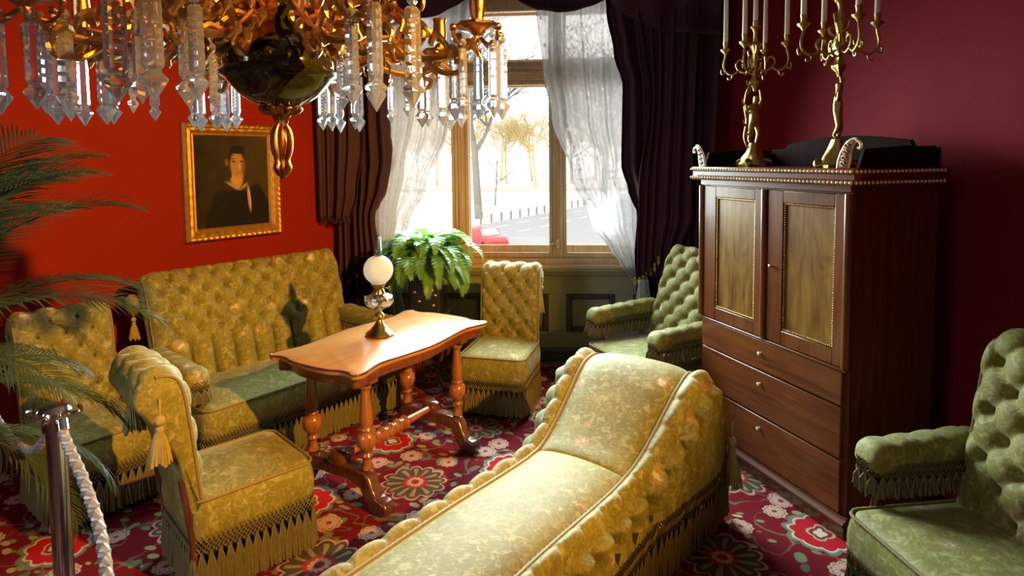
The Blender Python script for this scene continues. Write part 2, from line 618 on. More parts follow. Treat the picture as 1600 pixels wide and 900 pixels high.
def mk_carpet():
    t = NT('floral_carpet')
    v0 = t.coord(rot=(0, 0, R(24)))
    # slight hand-woven wobble
    nz = t.n('ShaderNodeTexNoise')
    t.link(v0, nz.inputs['Vector'])
    nz.inputs['Scale'].default_value = 6.0
    add = t.n('ShaderNodeVectorMath', operation='MULTIPLY_ADD')
    t.link(nz.outputs['Color'], add.inputs[0])
    add.inputs[1].default_value = (0.05, 0.05, 0)
    t.link(v0, add.inputs[2])
    v = add.outputs[0]
    sp = t.n('ShaderNodeSeparateXYZ')
    t.link(v, sp.inputs[0])
    x, y = sp.outputs[0], sp.outputs[1]
    TX, TY = 0.80, 0.74
    gx, gy = t.noise(v0, 2.0, 2), None
    c = t.mix(gx, (0.12, 0.004, 0.011), (0.22, 0.007, 0.016))
    # filler leaves
    vd = t.n('ShaderNodeTexVoronoi')
    mp = t.n('ShaderNodeMapping')
    mp.inputs['Scale'].default_value = (1.0, 1.75, 1)
    mp.inputs['Rotation'].default_value = (0, 0, 0.6)
    t.link(v, mp.inputs[0])
    t.link(mp.outputs[0], vd.inputs['Vector'])
    vd.inputs['Scale'].default_value = 11
    vd.inputs['Randomness'].default_value = 0.75
    sc = t.n('ShaderNodeSeparateColor')
    t.link(vd.outputs['Color'], sc.inputs[0])
    leafm = t.m('MULTIPLY', t.m('MULTIPLY', t.m('SUBTRACT', 0.36, vd.outputs['Distance']), 16, clamp=True),
                t.m('GREATER_THAN', sc.outputs[0], 0.38))
    lcol = t.mix(sc.outputs[1], (0.17, 0.21, 0.09), (0.40, 0.38, 0.20))
    c = t.mix(leafm, c, lcol)
    vd2 = t.n('ShaderNodeTexVoronoi')
    mp2 = t.n('ShaderNodeMapping')
    mp2.inputs['Scale'].default_value = (1.6, 1.0, 1)
    mp2.inputs['Rotation'].default_value = (0, 0, 0.3)
    t.link(v, mp2.inputs[0])
    t.link(mp2.outputs[0], vd2.inputs['Vector'])
    vd2.inputs['Scale'].default_value = 8
    sc2 = t.n('ShaderNodeSeparateColor')
    t.link(vd2.outputs['Color'], sc2.inputs[0])
    m2 = t.m('MULTIPLY', t.m('MULTIPLY', t.m('SUBTRACT', 0.30, vd2.outputs['Distance']), 18, clamp=True),
             t.m('GREATER_THAN', sc2.outputs[0], 0.42))
    c = t.mix(m2, c, t.mix(sc2.outputs[1], (0.09, 0.10, 0.055), (0.28, 0.33, 0.19)))
    # vines
    nn = t.noise(v, 5.5, 1, 0.4, 0.6)
    vine = t.m('SUBTRACT', 1.0, t.m('MULTIPLY', t.m('ABSOLUTE', t.m('SUBTRACT', nn, 0.5)), 45), clamp=True)
    c = t.mix(t.m('MULTIPLY', vine, 0.8), c, (0.16, 0.19, 0.12))

    def polar(cx, cy):
        dx = t.m('WRAP', t.m('SUBTRACT', x, cx), TX / 2, -TX / 2)
        dy = t.m('WRAP', t.m('SUBTRACT', y, cy), TY / 2, -TY / 2)
        r = t.m('SQRT', t.m('ADD', t.m('MULTIPLY', dx, dx), t.m('MULTIPLY', dy, dy)))
        return r, t.m('ARCTAN2', dy, dx)

    def disc(r, edge, soft=0.006):
        return t.m('DIVIDE', t.m('SUBTRACT', edge, r), soft, clamp=True)

    def scallop(th, n, R0, amp, ph=0.0):
        return t.m('MULTIPLY_ADD', t.m('ABSOLUTE', t.m('COSINE', t.m('MULTIPLY_ADD', th, n / 2, ph))), R0 * amp, R0 * (1 - amp))

    # red medallion with pale scalloped outline
    r, th = polar(0.20, 0.17)
    e = scallop(th, 10, 1.0, 0.14)
    rn = t.m('DIVIDE', r, e)
    c = t.mix(disc(rn, 0.165), c, (0.17, 0.20, 0.14))
    c = t.mix(disc(rn, 0.142), c, (0.62, 0.55, 0.44))
    c = t.mix(disc(rn, 0.130), c, (0.50, 0.012, 0.025))
    e2 = scallop(th, 4, 1.0, 0.3)
    rn2 = t.m('DIVIDE', r, e2)
    c = t.mix(disc(rn2, 0.066), c, (0.55, 0.40, 0.30))
    c = t.mix(disc(rn2, 0.054), c, (0.25, 0.03, 0.03))
    c = t.mix(disc(rn2, 0.034), c, (0.66, 0.60, 0.46))
    # dark palmette
    r, th = polar(0.60, 0.55)
    e = scallop(th, 12, 1.0, 0.2)
    rn = t.m('DIVIDE', r, e)
    c = t.mix(disc(rn, 0.185), c, (0.60, 0.30, 0.26))
    c = t.mix(disc(rn, 0.172), c, (0.085, 0.070, 0.042))
    pet = t.m('MULTIPLY', disc(rn, 0.15), t.m('GREATER_THAN', t.m('COSINE', t.m('MULTIPLY', th, 12)), 0.45))
    c = t.mix(pet, c, (0.32, 0.23, 0.13))
    c = t.mix(disc(rn, 0.075), c, (0.45, 0.03, 0.05))
    c = t.mix(disc(rn, 0.052), c, (0.50, 0.38, 0.24))
    c = t.mix(disc(rn, 0.028), c, (0.40, 0.02, 0.04))
    # small rosettes
    for cx, cy, rr in ((0.42, 0.06, 0.070), (0.03, 0.40, 0.070), (0.37, 0.33, 0.058), (0.80, 0.28, 0.066), (0.28, 0.66, 0.066),
                       (0.66, 0.08, 0.058)):
        r, th = polar(cx, cy)
        e = scallop(th, 10, 1.0, 0.15)
        rn = t.m('DIVIDE', r, e)
        c = t.mix(disc(rn, rr), c, (0.60, 0.42, 0.34))
        pet = t.m('MULTIPLY', disc(rn, rr * 0.86), t.m('GREATER_THAN', t.m('ABSOLUTE', t.m('COSINE', t.m('MULTIPLY', th, 5.0))), 0.42))
        c = t.mix(pet, c, (0.36, 0.09, 0.08))
        pet = t.m('MULTIPLY', disc(rn, rr * 0.74), t.m('GREATER_THAN', t.m('ABSOLUTE', t.m('COSINE', t.m('MULTIPLY', th, 5.0))), 0.7))
        c = t.mix(pet, c, (0.60, 0.44, 0.36))
        c = t.mix(disc(rn, rr * 0.26), c, (0.30, 0.04, 0.05))
    t.set(Base_Color=t.mix(1.0, c, (0.78, 0.78, 0.78), 'MULTIPLY'), Roughness=0.95, Specular_IOR_Level=0.12)
    t.bump(t.noise(v0, 160, 2), 0.5, 0.004)
    return t.mat


M['carpet'] = mk_carpet()


# ================================================================== THE ROOM
CEIL = 3.35
RZW = R(-4.6)                       # turn of the window wall
WO = Vector((0, 5.33, 0))           # point on the window wall's inner face
LA, LU = Vector((-2.52, 3.965, 0)), Vector((0.588, 0.809, 0))    # left wall: point, direction
RA, RU = Vector((2.2, 2.9, 0)), Vector((-0.174, 0.985, 0))       # right wall: point, direction


def struct(o, label=None):
    o['kind'] = 'structure'
    if label:
        o['label'] = label
    return o


def slab(name, p, q, z0, z1, th, mat, side):
    """vertical wall slab from p to q, thickness to one side"""
    p, q = Vector(p), Vector(q)
    d = (q - p).normalized()
    n = Vector((-d.y, d.x, 0)) * th * side
    out = [(p.x, p.y), (q.x, q.y), ((q + n).x, (q + n).y), ((p + n).x, (p + n).y)]
    return MB().prism(out, z0, z1).build(name, mat, smooth=0)


cL = LA + LU * 1.72                  # left corner at window wall
cL2 = LA - LU * 3.3
cR = RA + RU * 2.35
cR2 = RA - RU * 4.55
cB = Vector((-2.6, -1.55, 0))
struct(slab('wall_left', cL2, cL + LU * 0.1, 0, CEIL, 0.2, M['paint_red'], 1), 'orange red painted wall behind the settee')
struct(slab('wall_right', cR2, cR + RU * 0.1, 0, CEIL, 0.2, M['paint_red_cool'], -1), 'dark red wall behind the cabinet')
struct(slab('wall_back', cB, cR2, 0, CEIL, 0.2, M['paint_red_cool'], -1), 'red wall behind the viewer')
struct(slab('wall_side', cL2, cB, 0, CEIL, 0.2, M['paint_red_cool'], -1), 'red wall beside the palm')
fl = [(-5.3, -2.0), (3.4, -2.0), (2.3, 5.4), (-2.0, 5.7), (-5.3, 1.6)]
struct(MB().prism(fl, -0.12, -0.012).build('floor', M['boards'], smooth=0), 'wooden floor under the carpet')
struct(MB().prism(fl, CEIL, CEIL + 0.1).build('ceiling', M['plaster'], smooth=0), 'plain pale ceiling')
cp = [(cL.x - 0.06, cL.y - 0.12), (cL2.x + 0.02, cL2.y - 0.02), (cB.x + 0.02, cB.y + 0.02), (cR2.x - 0.02, cR2.y + 0.02),
      (cR.x - 0.02, cR.y - 0.10)]
tag(MB().prism(cp, -0.012, 0.0).build('carpet', M['carpet'], smooth=0),
    'crimson floral carpet with pale rosettes covering the whole floor', 'carpet')

# ---- window wall (local frame: x along the wall, -y into the room)
ww = thing('wall_window', 'wall with the tall window and grey green panelled dado', None, WO, RZW, kind='structure')
wx0, wx1, wz0, wz1 = -1.34, 1.28, 0.80, 3.14
b = MB()
b.box(-1.75, wx0, 0, 0.3, 0.0, CEIL)
b.box(wx1, 1.98, 0, 0.3, 0.0, CEIL)
b.box(wx0, wx1, 0, 0.3, wz1, CEIL)
b.build('masonry', M['paint_red_cool'], ww, smooth=0)
MB().box(wx0, wx1, 0.0, 0.3, 0.0, wz0).build('parapet', M['dado'], ww, smooth=0)
pans = [(-1.245, -0.831), (-0.674, -0.26), (-0.103, 0.311), (0.468, 0.882), (1.039, 1.453)]
# dado: rails, stiles and each recessed panel
xs = [-1.60] + [v for p in pans for v in p] + [1.80]
for k in range(0, len(xs), 2):
    MB().box(xs[k], xs[k + 1], -0.035, 0.0, 0.26, 0.59).build('dado_stile', M['dado'], ww, bevel=0.003)
MB().box(-1.60, 1.80, -0.035, 0.0, 0.59, 0.725).build('dado_rail', M['dado'], ww, bevel=0.003)
MB().box(-1.60, 1.80, -0.035, 0.0, 0.115, 0.26).build('dado_rail', M['dado'], ww, bevel=0.003)
for a, c in pans:
    MB().box(a, c, -0.012, 0.0, 0.26, 0.59).build('dado_panel', M['dado'], ww, smooth=0)
    fr = MB()
    for (x0, x1, z0, z1) in ((a, a + 0.045, 0.26, 0.59), (c - 0.045, c, 0.26, 0.59), (a + 0.045, c - 0.045, 0.545, 0.59),
                             (a + 0.045, c - 0.045, 0.26, 0.305)):
        fr.box(x0, x1, -0.046, -0.012, z0, z1)
    fr.build('panel_moulding', M['dado_dark'], ww, bevel=0.008)
cap = MB()
prof = [(0, 0.725), (-0.045, 0.725), (-0.05, 0.745), (-0.075, 0.76), (-0.09, 0.785), (-0.10, 0.80), (-0.10, 0.82), (0.0, 0.82)]
cap.prism(prof, -1.60, 1.80, 'x')
cap.build('dado_cap', M['dado'], ww, smooth=25)
bb = MB().prism([(0, 0), (-0.06, 0), (-0.06, 0.09), (-0.045, 0.115), (0, 0.115)], -1.60, 1.80, 'x')
o = bb.build('baseboard_window', M['dado_dark'], ww, smooth=25)

# ---- the window
w1 = thing('window_1', 'tall oak framed window with three casements and upper lights', None, WO, RZW, kind='structure')


def bar(name, x0, x1, z0, z1, y0=0.03, y1=0.12, bev=0.006, mat='oak'):
    return MB().box(x0, x1, y0, y1, z0, z1).build(name, M[mat], w1, bevel=bev)


bar('frame_jamb', wx0, -1.24, wz0, wz1)
bar('frame_jamb', 1.18, wx1, wz0, wz1)
bar('frame_head', -1.24, 1.18, 3.06, wz1)
bar('bottom_rail', -1.24, 1.18, 0.815, 0.895, -0.01, 0.12)
bar('transom', -1.24, 1.18, 2.43, 2.56, -0.005, 0.13)
MB().box(-1.24, 1.18, -0.03, 0.0, 2.475, 2.515).build('transom_moulding', M['oak'], w1, bevel=0.012)
bar('mullion', -0.505, -0.415, 0.895, 2.43)
bar('mullion', 0.352, 0.442, 0.895, 2.43)
bar('mullion', -0.50, -0.42, 2.56, 3.06)
bar('mullion', 0.357, 0.437, 2.56, 3.06)
MB().box(-0.468, -0.452, 0.012, 0.032, 0.895, 2.43).build('astragal', M['oak'], w1, bevel=0.005)
MB().box(0.389, 0.405, 0.012, 0.032, 0.895, 2.43).build('astragal', M['oak'], w1, bevel=0.005)
MB().box(-1.42, 1.36, -0.115, 0.04, 0.82, 0.852).build('sill', M['oak'], w1, bevel=0.01)
for x0, x1 in ((-1.24, -0.505), (-0.415, 0.352), (0.442, 1.18)):
    for z0, z1 in ((0.895, 2.43), (2.56, 3.06)):
        s = 0.03
        f = MB()
        f.box(x0, x0 + s, 0.04, 0.10, z0, z1)
        f.box(x1 - s, x1, 0.04, 0.10, z0, z1)
        f.box(x0 + s, x1 - s, 0.04, 0.10, z0, z0 + 0.04)
        f.box(x0 + s, x1 - s, 0.04, 0.10, z1 - s, z1)
        f.build('casement', M['oak'], w1, bevel=0.006)
        MB().box(x0 + s, x1 - s, 0.066, 0.072, z0 + 0.04, z1 - s).build('pane', M['pane'], w1, smooth=0)
        g = MB()
        g.box(x0, x0 + 0.02, 0.22, 0.27, z0, z1)
        g.box(x1 - 0.02, x1, 0.22, 0.27, z0, z1)
        g.box(x0 + 0.02, x1 - 0.02, 0.22, 0.27, z0, z0 + 0.085)
        g.box(x0 + 0.02, x1 - 0.02, 0.22, 0.27, z1 - 0.03, z1)
        g.build('outer_sash', M['oak'], w1, bevel=0.004)
h = MB()
h.box(0.385, 0.409, -0.004, 0.012, 0.985, 1.06)
h.tube([(0.397, -0.004, 1.03), (0.397, -0.03, 1.03), (0.37, -0.034, 1.028), (0.34, -0.034, 1.02)], [0.007, 0.007, 0.006, 0.008], 8)
h.build('handle', M['bead'], w1, label='small pale window handle')

# ================================================================== OUTSIDE
GZ = -4.7
struct(MB().box(-260, 260, 14, 420, GZ - 0.3, GZ).build('ground_outside', M['snow'], smooth=0), 'snow covered park outside the window')
rd = [(-60, -41.5), (60, 172), (60, 158 - 38), (-60, -92)]
road = MB().add([(-20, 31.2, GZ + 0.03), (40, 139, GZ + 0.03), (47, 128, GZ + 0.03), (20, 52, GZ + 0.03), (8, 26, GZ + 0.03), (-20, 20, GZ + 0.03)],
                [(0, 5, 4, 3, 2, 1)])
struct(road.build('road_outside', M['asphalt'], smooth=0), 'grey road running past the window')
for k, (ox, oy) in enumerate(((1.6, -3.0), (3.6, -7.0))):
    l = MB()
    for j in range(22):
        a = Vector((-12, 45.6, 0)) + Vector((0.487, 0.873, 0)) * (j * 4.6) + Vector((ox, oy, 0))
        d = Vector((0.487, 0.873, 0)) * 2.2
        n = Vector((0.873, -0.487, 0)) * 0.09
        l.add([(a + n)[:2] + (GZ + 0.05,), (a + d + n)[:2] + (GZ + 0.05,), (a + d - n)[:2] + (GZ + 0.05,), (a - n)[:2] + (GZ + 0.05,)],
              [(0, 1, 2, 3)])
    struct(l.build('road_marking', M['white_line'], smooth=0), 'white dashed line on the road outside')
struct(MB().add([(-90, 132, GZ + 0.05), (90, 124, GZ + 0.05), (90, 136, GZ + 0.05), (-90, 146, GZ + 0.05)], [(0, 1, 2, 3)])
       .build('path_outside', M['path'], smooth=0), 'brown path crossing the snowy park')
# bollards along the kerb
bo = MB().lathe([(0.12, 0), (0.12, 0.72), (0.16, 0.74), (0.16, 0.80), (0.11, 0.88), (0.05, 0.95), (0.001, 0.97)], 10)
bome = bo.mesh('bollard', M['bark'])
for k in range(16):
    t = k / 12
    o = bpy.data.objects.new('bollard', bome)
    COL.objects.link(o)
    o.location = (-4.2 + 12.2 * t, 60.0 + 22.0 * t, GZ)
    tag(o, 'short grey bollard in the row along the road outside', 'bollard', 'bollards along the road')


def tree_mesh(name, mat, hgt, r0, seed, levels, kids):
    rnd = random.Random(seed)
    mb = MB()

    def grow(p, d, L, r, lv):
        n = 4 if lv == 0 else 3
        pts, rad = [p.copy()], [r]
        q = p.copy()
        dd = d.copy()
        for k in range(n):
            dd = (dd + Vector((rnd.uniform(-1, 1), rnd.uniform(-1, 1), rnd.uniform(-0.3, 0.6))) * (0.10 if lv == 0 else 0.22)).normalized()
            q = q + dd * L / n
            pts.append(q.copy())
            rad.append(r * (1 - (0.45 if lv < levels else 0.8) * (k + 1) / n))
        mb.tube(pts, rad, 8 if lv == 0 else (5 if lv == 1 else 3), cap=(lv == 0))
        if lv >= levels:
            return
        for k in range(kids[lv]):
            t = rnd.uniform(0.35, 1.0) if lv else rnd.uniform(0.42, 1.0)
            i = min(int(t * n), n - 1)
            a = pts[i].lerp(pts[i + 1], t * n - i)
            ax = Vector((rnd.uniform(-1, 1), rnd.uniform(-1, 1), rnd.uniform(-0.1, 0.5))).normalized()
            nd = (dd * 0.55 + ax * 0.85).normalized()
            grow(a, nd, L * rnd.uniform(0.45, 0.68), r * (0.60 if lv else 0.52) * (1.15 - 0.4 * t), lv + 1)
    grow(Vector((0, 0, 0)), Vector((0, 0, 1)), hgt, r0, 0)
    return mb.mesh(name, mat, 180)


tm1 = tree_mesh('bare_tree', M['bark'], 15, 0.50, 3, 4, (13, 6, 5, 4))
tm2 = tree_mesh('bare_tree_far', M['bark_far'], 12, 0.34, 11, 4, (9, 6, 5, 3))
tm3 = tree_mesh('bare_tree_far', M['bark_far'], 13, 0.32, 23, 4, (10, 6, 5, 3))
tm4 = tree_mesh('sapling', M['bark'], 5.5, 0.10, 5, 2, (8, 4))


def put_tree(me, x, y, rz, s, label, group=None):
    o = bpy.data.objects.new('bare_tree', me)
    COL.objects.link(o)
    o.location = (x, y, GZ)
    o.rotation_euler = (0, 0, rz)
    o.scale = (s, s, s)
    tag(o, label, 'tree', group)


put_tree(tm1, -3.7, 68, 0.4, 1.0, 'big bare grey tree with a thick trunk in the snow outside')
put_tree(tm1, 13.5, 90, 2.4, 1.0, 'bare grey tree seen through the right lace curtain')
put_tree(tm1, -17, 82, 4.1, 1.1, 'bare grey tree seen through the left lace curtain')
put_tree(tm4, -2.4, 88, 0, 1.2, 'thin young tree standing alone in the snow')
rt = random.Random(4)
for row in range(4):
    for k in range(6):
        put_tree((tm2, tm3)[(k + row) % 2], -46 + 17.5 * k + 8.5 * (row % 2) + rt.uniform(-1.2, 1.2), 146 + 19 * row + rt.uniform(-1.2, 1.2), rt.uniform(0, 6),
                 rt.uniform(0.95, 1.15) * (1 + 0.06 * row), 'pale hazy bare tree in the far belt across the park', 'far belt of trees')

# red car parked below the window
car = thing('car', 'red car with a pale windscreen parked on the road below', 'car', (-2.0, 45.5, GZ), R(-62))
b = MB()
side = [(-2.1, 0.35), (2.1, 0.35), (2.15, 0.7), (1.9, 0.92), (1.0, 1.0), (0.45, 1.42), (-1.1, 1.45), (-1.75, 1.02), (-2.1, 0.95)]
b.prism(side, -0.85, 0.85, 'y')
b.build('body', M['carred'], car, bevel=0.08)
for x in (-1.3, 1.35):
    for s in (-1, 1):
        MB().lathe([(0.001, -0.1), (0.30, -0.1), (0.33, -0.06), (0.33, 0.06), (0.30, 0.1), (0.001, 0.1)], 16,
                   M=Matrix.Translation((x, s * 0.80, 0.33)) @ Matrix.Rotation(PI / 2, 4, 'X')).build('wheel', M['tyre'], car)
MB().add([(1.02, -0.72, 1.02), (1.02, 0.72, 1.02), (0.5, 0.62, 1.42), (0.5, -0.62, 1.42)], [(0, 1, 2, 3)]).build('windscreen', M['snow'], car, solid=0.02)


# ================================================================== CURTAINS (window frame coordinates)
def cloth(name, xl, xr, z0, z1, y, folds, amp, mat, parent, seed=0, nv=46, per=9, solid=0.004, wob=0.3, stiff=True):
    """hanging cloth between edge tables xl(z), xr(z); folds gather as it narrows"""
    rnd = random.Random(seed)
    ph = [rnd.uniform(0, 6.28) for _ in range(6)]

    def fn(u, v):
        z = z0 + (z1 - z0) * v
        a, c = interp(xl, z), interp(xr, z)
        w = abs(c - a)
        k = u + 0.025 * math.sin(6.28 * u * 2.3 + ph[0]) + 0.012 * math.sin(6.28 * u * 5.1 + ph[1])
        s = math.sin(2 * PI * folds * k + ph[2] + wob * math.sin(3 * v + ph[3]))
        s2 = math.sin(2 * PI * folds * 0.5 * k + ph[4])
        a0, a1 = interp(xl, z0), interp(xl, z1)
        c0, c1 = interp(xr, z0), interp(xr, z1)
        sa, sc_ = (a0 + (a1 - a0) * v, c0 + (c1 - c0) * v) if stiff else (a, c)
        xx = sa + (sc_ - sa) * u + (a - sa) * (1 - u) ** 2.5 + (c - sc_) * u ** 2.5
        return (xx, y - amp * (0.75 * s + 0.4 * s2), z)
    b = MB().grid(fn, int(folds * per), nv)
    return b.build(name, mat, parent, smooth=180, solid=solid)


def fringe_line(mb, pts, drop, step=0.016, r=0.004, seed=0, jit=0.25, knots=False):
    """hanging threads under a polyline of points"""
    rnd = random.Random(seed)
    L = 0
    nxt = 0
    for a, c in zip(pts, pts[1:]):
        a, c = Vector(a), Vector(c)
        d = (c - a).length
        while nxt <= L + d and d > 1e-9:
            p = a.lerp(c, (nxt - L) / d)
            dz = drop * (1 - jit * rnd.random())
            ox, oy = rnd.uniform(-1, 1) * 0.25 * step, rnd.uniform(-1, 1) * 0.25 * step
            q = [p, p + Vector((ox, oy, -dz * 0.5)), p + Vector((ox * 2, oy * 2, -dz))]
            mb.tube([tuple(k) for k in q], [r * 0.6, r, r * 1.1], 4)
            if knots:
                mb.ball(tuple(p + Vector((0, 0, -0.01))), r * 1.9, 6, 4)
            nxt += step
        L += d


# right drape
dr = thing('velvet_drape', 'long burgundy velvet drape right of the window beside the cabinet', 'curtain', WO, RZW)
cloth('panel', [(0.0, 1.12), (0.76, 1.04), (0.95, 1.03), (1.30, 1.05), (1.48, 0.98), (1.70, 0.92), (2.35, 0.93), (2.6, 0.86), (2.95, 0.80), (3.2, 0.78)],
      [(0.0, 1.60), (0.8, 1.62), (3.2, 1.70)], 0.02, 3.2, -0.24, 7, 0.055, M['velvet'], dr, 3)
cloth('jabot', [(0.70, 1.02), (1.05, 1.03), (1.5, 1.04), (2.2, 1.12), (3.2, 1.0)], [(0.70, 1.20), (0.98, 1.36), (1.3, 1.46), (3.2, 1.5)], 0.80, 3.2, -0.335, 5, 0.035,
      M['velvet'], dr, 8)
fr = MB()
hem = [(1.02 + 0.03 * k, -0.34 - 0.02 * math.sin(k * 1.4), 0.80 + 0.0006 * k * k * 8) for k in range(12)]
for k, p in enumerate(hem[:7]):
    fr.ball((p[0], p[1] - 0.01, p[2] - 0.012), 0.013, 8, 6)
    fr.lathe([(0.008, 0), (0.013, -0.02), (0.011, -0.04), (0.001, -0.045)], 6, (p[0], p[1] - 0.01, p[2] - 0.025))
fr.build('bobble_trim', M['tassel'], dr, kind='stuff')
# left drape
dl = thing('velvet_drape', 'long burgundy velvet drape left of the window behind the settee', 'curtain', WO, RZW)
cloth('panel', [(0.0, -1.46), (0.6, -1.50), (1.23, -1.49), (3.2, -1.58)],
      [(0.0, -1.10), (0.6, -1.06), (0.95, -1.13), (1.28, -1.16), (1.55, -1.05), (1.74, -1.0), (2.15, -1.02), (3.2, -1.02)],
      0.02, 3.2, -0.22, 6, 0.05, M['velvet'], dl, 5)
cloth('jabot', [(1.30, -1.585), (3.2, -1.60)], [(1.27, -1.32), (1.5, -1.26), (1.9, -1.20), (3.2, -1.15)], 1.27, 3.2, -0.33, 4, 0.035, M['velvet'], dl, 9)
fr = MB()
fringe_line(fr, [(-1.58 + 0.02 * k, -0.335, 1.285) for k in range(14)], 0.05, 0.013, 0.004, 1)
fr.build('fringe', M['velvet'], dl, kind='stuff')
# valance with swags
va = thing('swag_valance', 'dark velvet valance with swagged hem across the window top', 'valance', WO, RZW)


def vhem(x):
    return lin([(-1.6, 2.6), (-1.3, 2.72), (-1.0, 2.86), (-0.75, 2.885), (-0.55, 2.925), (-0.4, 3.0), (-0.28, 3.09), (-0.15, 3.13), (-0.02, 3.08), (0.12, 2.99),
                (0.25, 2.93), (0.40, 2.905), (0.55, 2.92), (0.68, 2.96), (0.80, 3.02), (0.9, 2.9), (1.2, 2.75), (1.6, 2.7)], x)


def vfn(u, v):
    x = -1.62 + 3.3 * u
    zb = vhem(x)
    z = 3.33 + (zb - 3.33) * v
    return (x, -0.36 + 0.03 * math.sin(v * 9 + 1.5 * math.sin(x * 5)) - 0.015 * math.sin(x * 23), z)


MB().grid(vfn, 120, 14).build('swag', M['velvet'], va, smooth=180, solid=0.006)
MB().box(-1.62, 1.68, -0.33, -0.05, 3.24, 3.33).build('pelmet_board', M['darkwood'], va)
# lace sheers
sr = thing('lace_curtain', 'white lace sheer tied back at the right side of window', 'curtain', WO, RZW)
cloth('panel', [(0.755, 1.0), (0.9, 0.90), (1.0, 0.82), (1.21, 0.68), (1.64, 0.50), (2.12, 0.345), (2.5, 0.278), (2.97, 0.228), (3.15, 0.22)],
      [(0.755, 1.09), (1.0, 1.10), (1.5, 1.12), (3.15, 1.15)], 0.755, 3.15, -0.15, 9, 0.024, M['sheer'], sr, 2, per=10, solid=0, stiff=False)
cloth('tail', [(0.12, 0.97), (0.45, 0.995), (0.79, 1.035)], [(0.12, 1.19), (0.45, 1.165), (0.79, 1.115)], 0.12, 0.79, -0.40, 5, 0.02, M['sheer'], sr, 4, per=10, solid=0, stiff=False)
tb = MB()
tb.tube([(1.0, -0.2, 0.75), (1.06, -0.24, 0.742), (1.14, -0.22, 0.752), (1.17, -0.1, 0.80)], 0.014, 8)
tb.build('tieback', M['tassel'], sr)
sl = thing('lace_curtain', 'white lace sheer drawn to the left side of window', 'curtain', WO, RZW)
cloth('panel', [(0.12, -1.13), (0.93, -1.17), (1.27, -1.19), (2.1, -1.10), (3.15, -1.12)],
      [(0.12, -0.88), (0.8, -0.98), (1.0, -0.95), (1.24, -0.875), (1.49, -0.735), (2.03, -0.53), (2.3, -0.427), (2.7, -0.33), (3.15, -0.28)],
      0.12, 3.15, -0.14, 8, 0.024, M['sheer'], sl, 6, per=10, solid=0, stiff=False)
cloth('gathered_edge', [(0.12, -1.12), (0.93, -1.16), (1.27, -1.18), (2.1, -1.07), (3.15, -1.08)],
      [(0.12, -0.98), (0.93, -1.04), (1.27, -0.98), (1.7, -0.90), (2.2, -0.80), (3.15, -0.80)],
      0.12, 3.15, -0.175, 5, 0.02, M['sheer'], sl, 12, per=10, solid=0, stiff=False)


# ================================================================== UPHOLSTERY
def tuft(a, b):
    """height 0..1 of a diamond-tufted surface; buttons where (a+b)/2 and (a-b)/2 are integers"""
    p, q = (a + b) / 2, (a - b) / 2
    cre = abs(math.sin(PI * p) * math.sin(PI * q))
    dp, dq = p - round(p), q - round(q)
    d2 = dp * dp + dq * dq
    return 0.5 * cre ** 0.38 + 0.5 * (1 - math.exp(-d2 / 0.035))


def net_fringe(mb, path, z0, z1, seed=0, net=0.075, step=0.018):
    """knotted net heading and bunched bullion threads hanging round a path of (x, y)"""
    rnd = random.Random(seed)
    P = [Vector((p[0], p[1], 0)) for p in path]
    pts = []
    L = 0
    nxt = 0.0
    for a, c in zip(P, P[1:]):
        d = (c - a).length
        while nxt <= L + d and d > 1e-9:
            pts.append((a.lerp(c, (nxt - L) / d), (c - a).normalized()))
            nxt += step
        L += d
    rows = 3
    for i, (p, t) in enumerate(pts):
        nrm = Vector((t.y, -t.x, 0))
        for s in (1, -1):
            pp = []
            for k in range(rows + 1):
                j = i + (k % 2) * s
                if 0 <= j < len(pts):
                    q = pts[j][0] + nrm * 0.002 * s
                    pp.append((q.x, q.y, z0 - net * k / rows))
            if len(pp) > 1:
                mb.tube(pp, 0.0028, 3, cap=False)
        # a flaring bunch of threads under every second knot
        if i % 2 == 0:
            h = (z0 - net) - z1
            for k in range(8):
                o = (k - 3.5) * step * 0.40
                zz = z1 + rnd.uniform(0, 0.018)
                top = p
                bot = p + t * (o + rnd.uniform(-0.003, 0.003)) + nrm * rnd.uniform(-0.004, 0.012)
                mid = p + t * o * 0.7 + nrm * rnd.uniform(0, 0.008)
                mb.tube([(top.x, top.y, z0 - net + 0.004), (mid.x, mid.y, z0 - net - h * 0.35), (bot.x, bot.y, zz)],
                        [0.0035, 0.0045, 0.0055], 4)


def cushion(w, d, z0, z1, crown, r=0.05, bulge=0.012, cx=0, cy=0):
    mb = MB()
    rr = []
    h = z1 - z0

    def ring(ins, z, sc=1.0):
        return [(cx + (x - cx) * sc, cy + (y - cy) * sc, z) for x, y in rrect(w - 2 * ins, d - 2 * ins, max(0.012, r - ins * 0.5), 5, cx, cy)]
    rr.append(ring(0.01, z0))
    for k in range(1, 6):
        t = k / 6
        rr.append(ring(-bulge * math.sin(PI * t), z0 + h * 0.88 * t))
    rr.append(ring(0.002, z1 - 0.026))
    rr.append(ring(0.012, z1 - 0.010))
    rr.append(ring(0.030, z1))
    for k in range(1, 9):
        t = k / 8
        rr.append([(cx + (p[0] - cx) * (1 - t) + 0, cy + (p[1] - cy) * (1 - t), z1 + crown * math.sin(PI / 2 * t)) for p in ring(0.03, z1)])
    mb.rings(rr, True, False)
    return mb


def cord(path, r=0.007, closed=False):
    """twisted cord: a tube whose radius ripples"""
    mb = MB()
    n = len(path)
    mb.tube(path, [r * (1 + 0.22 * (k % 2)) for k in range(n)], 6, closed=closed)
    return mb


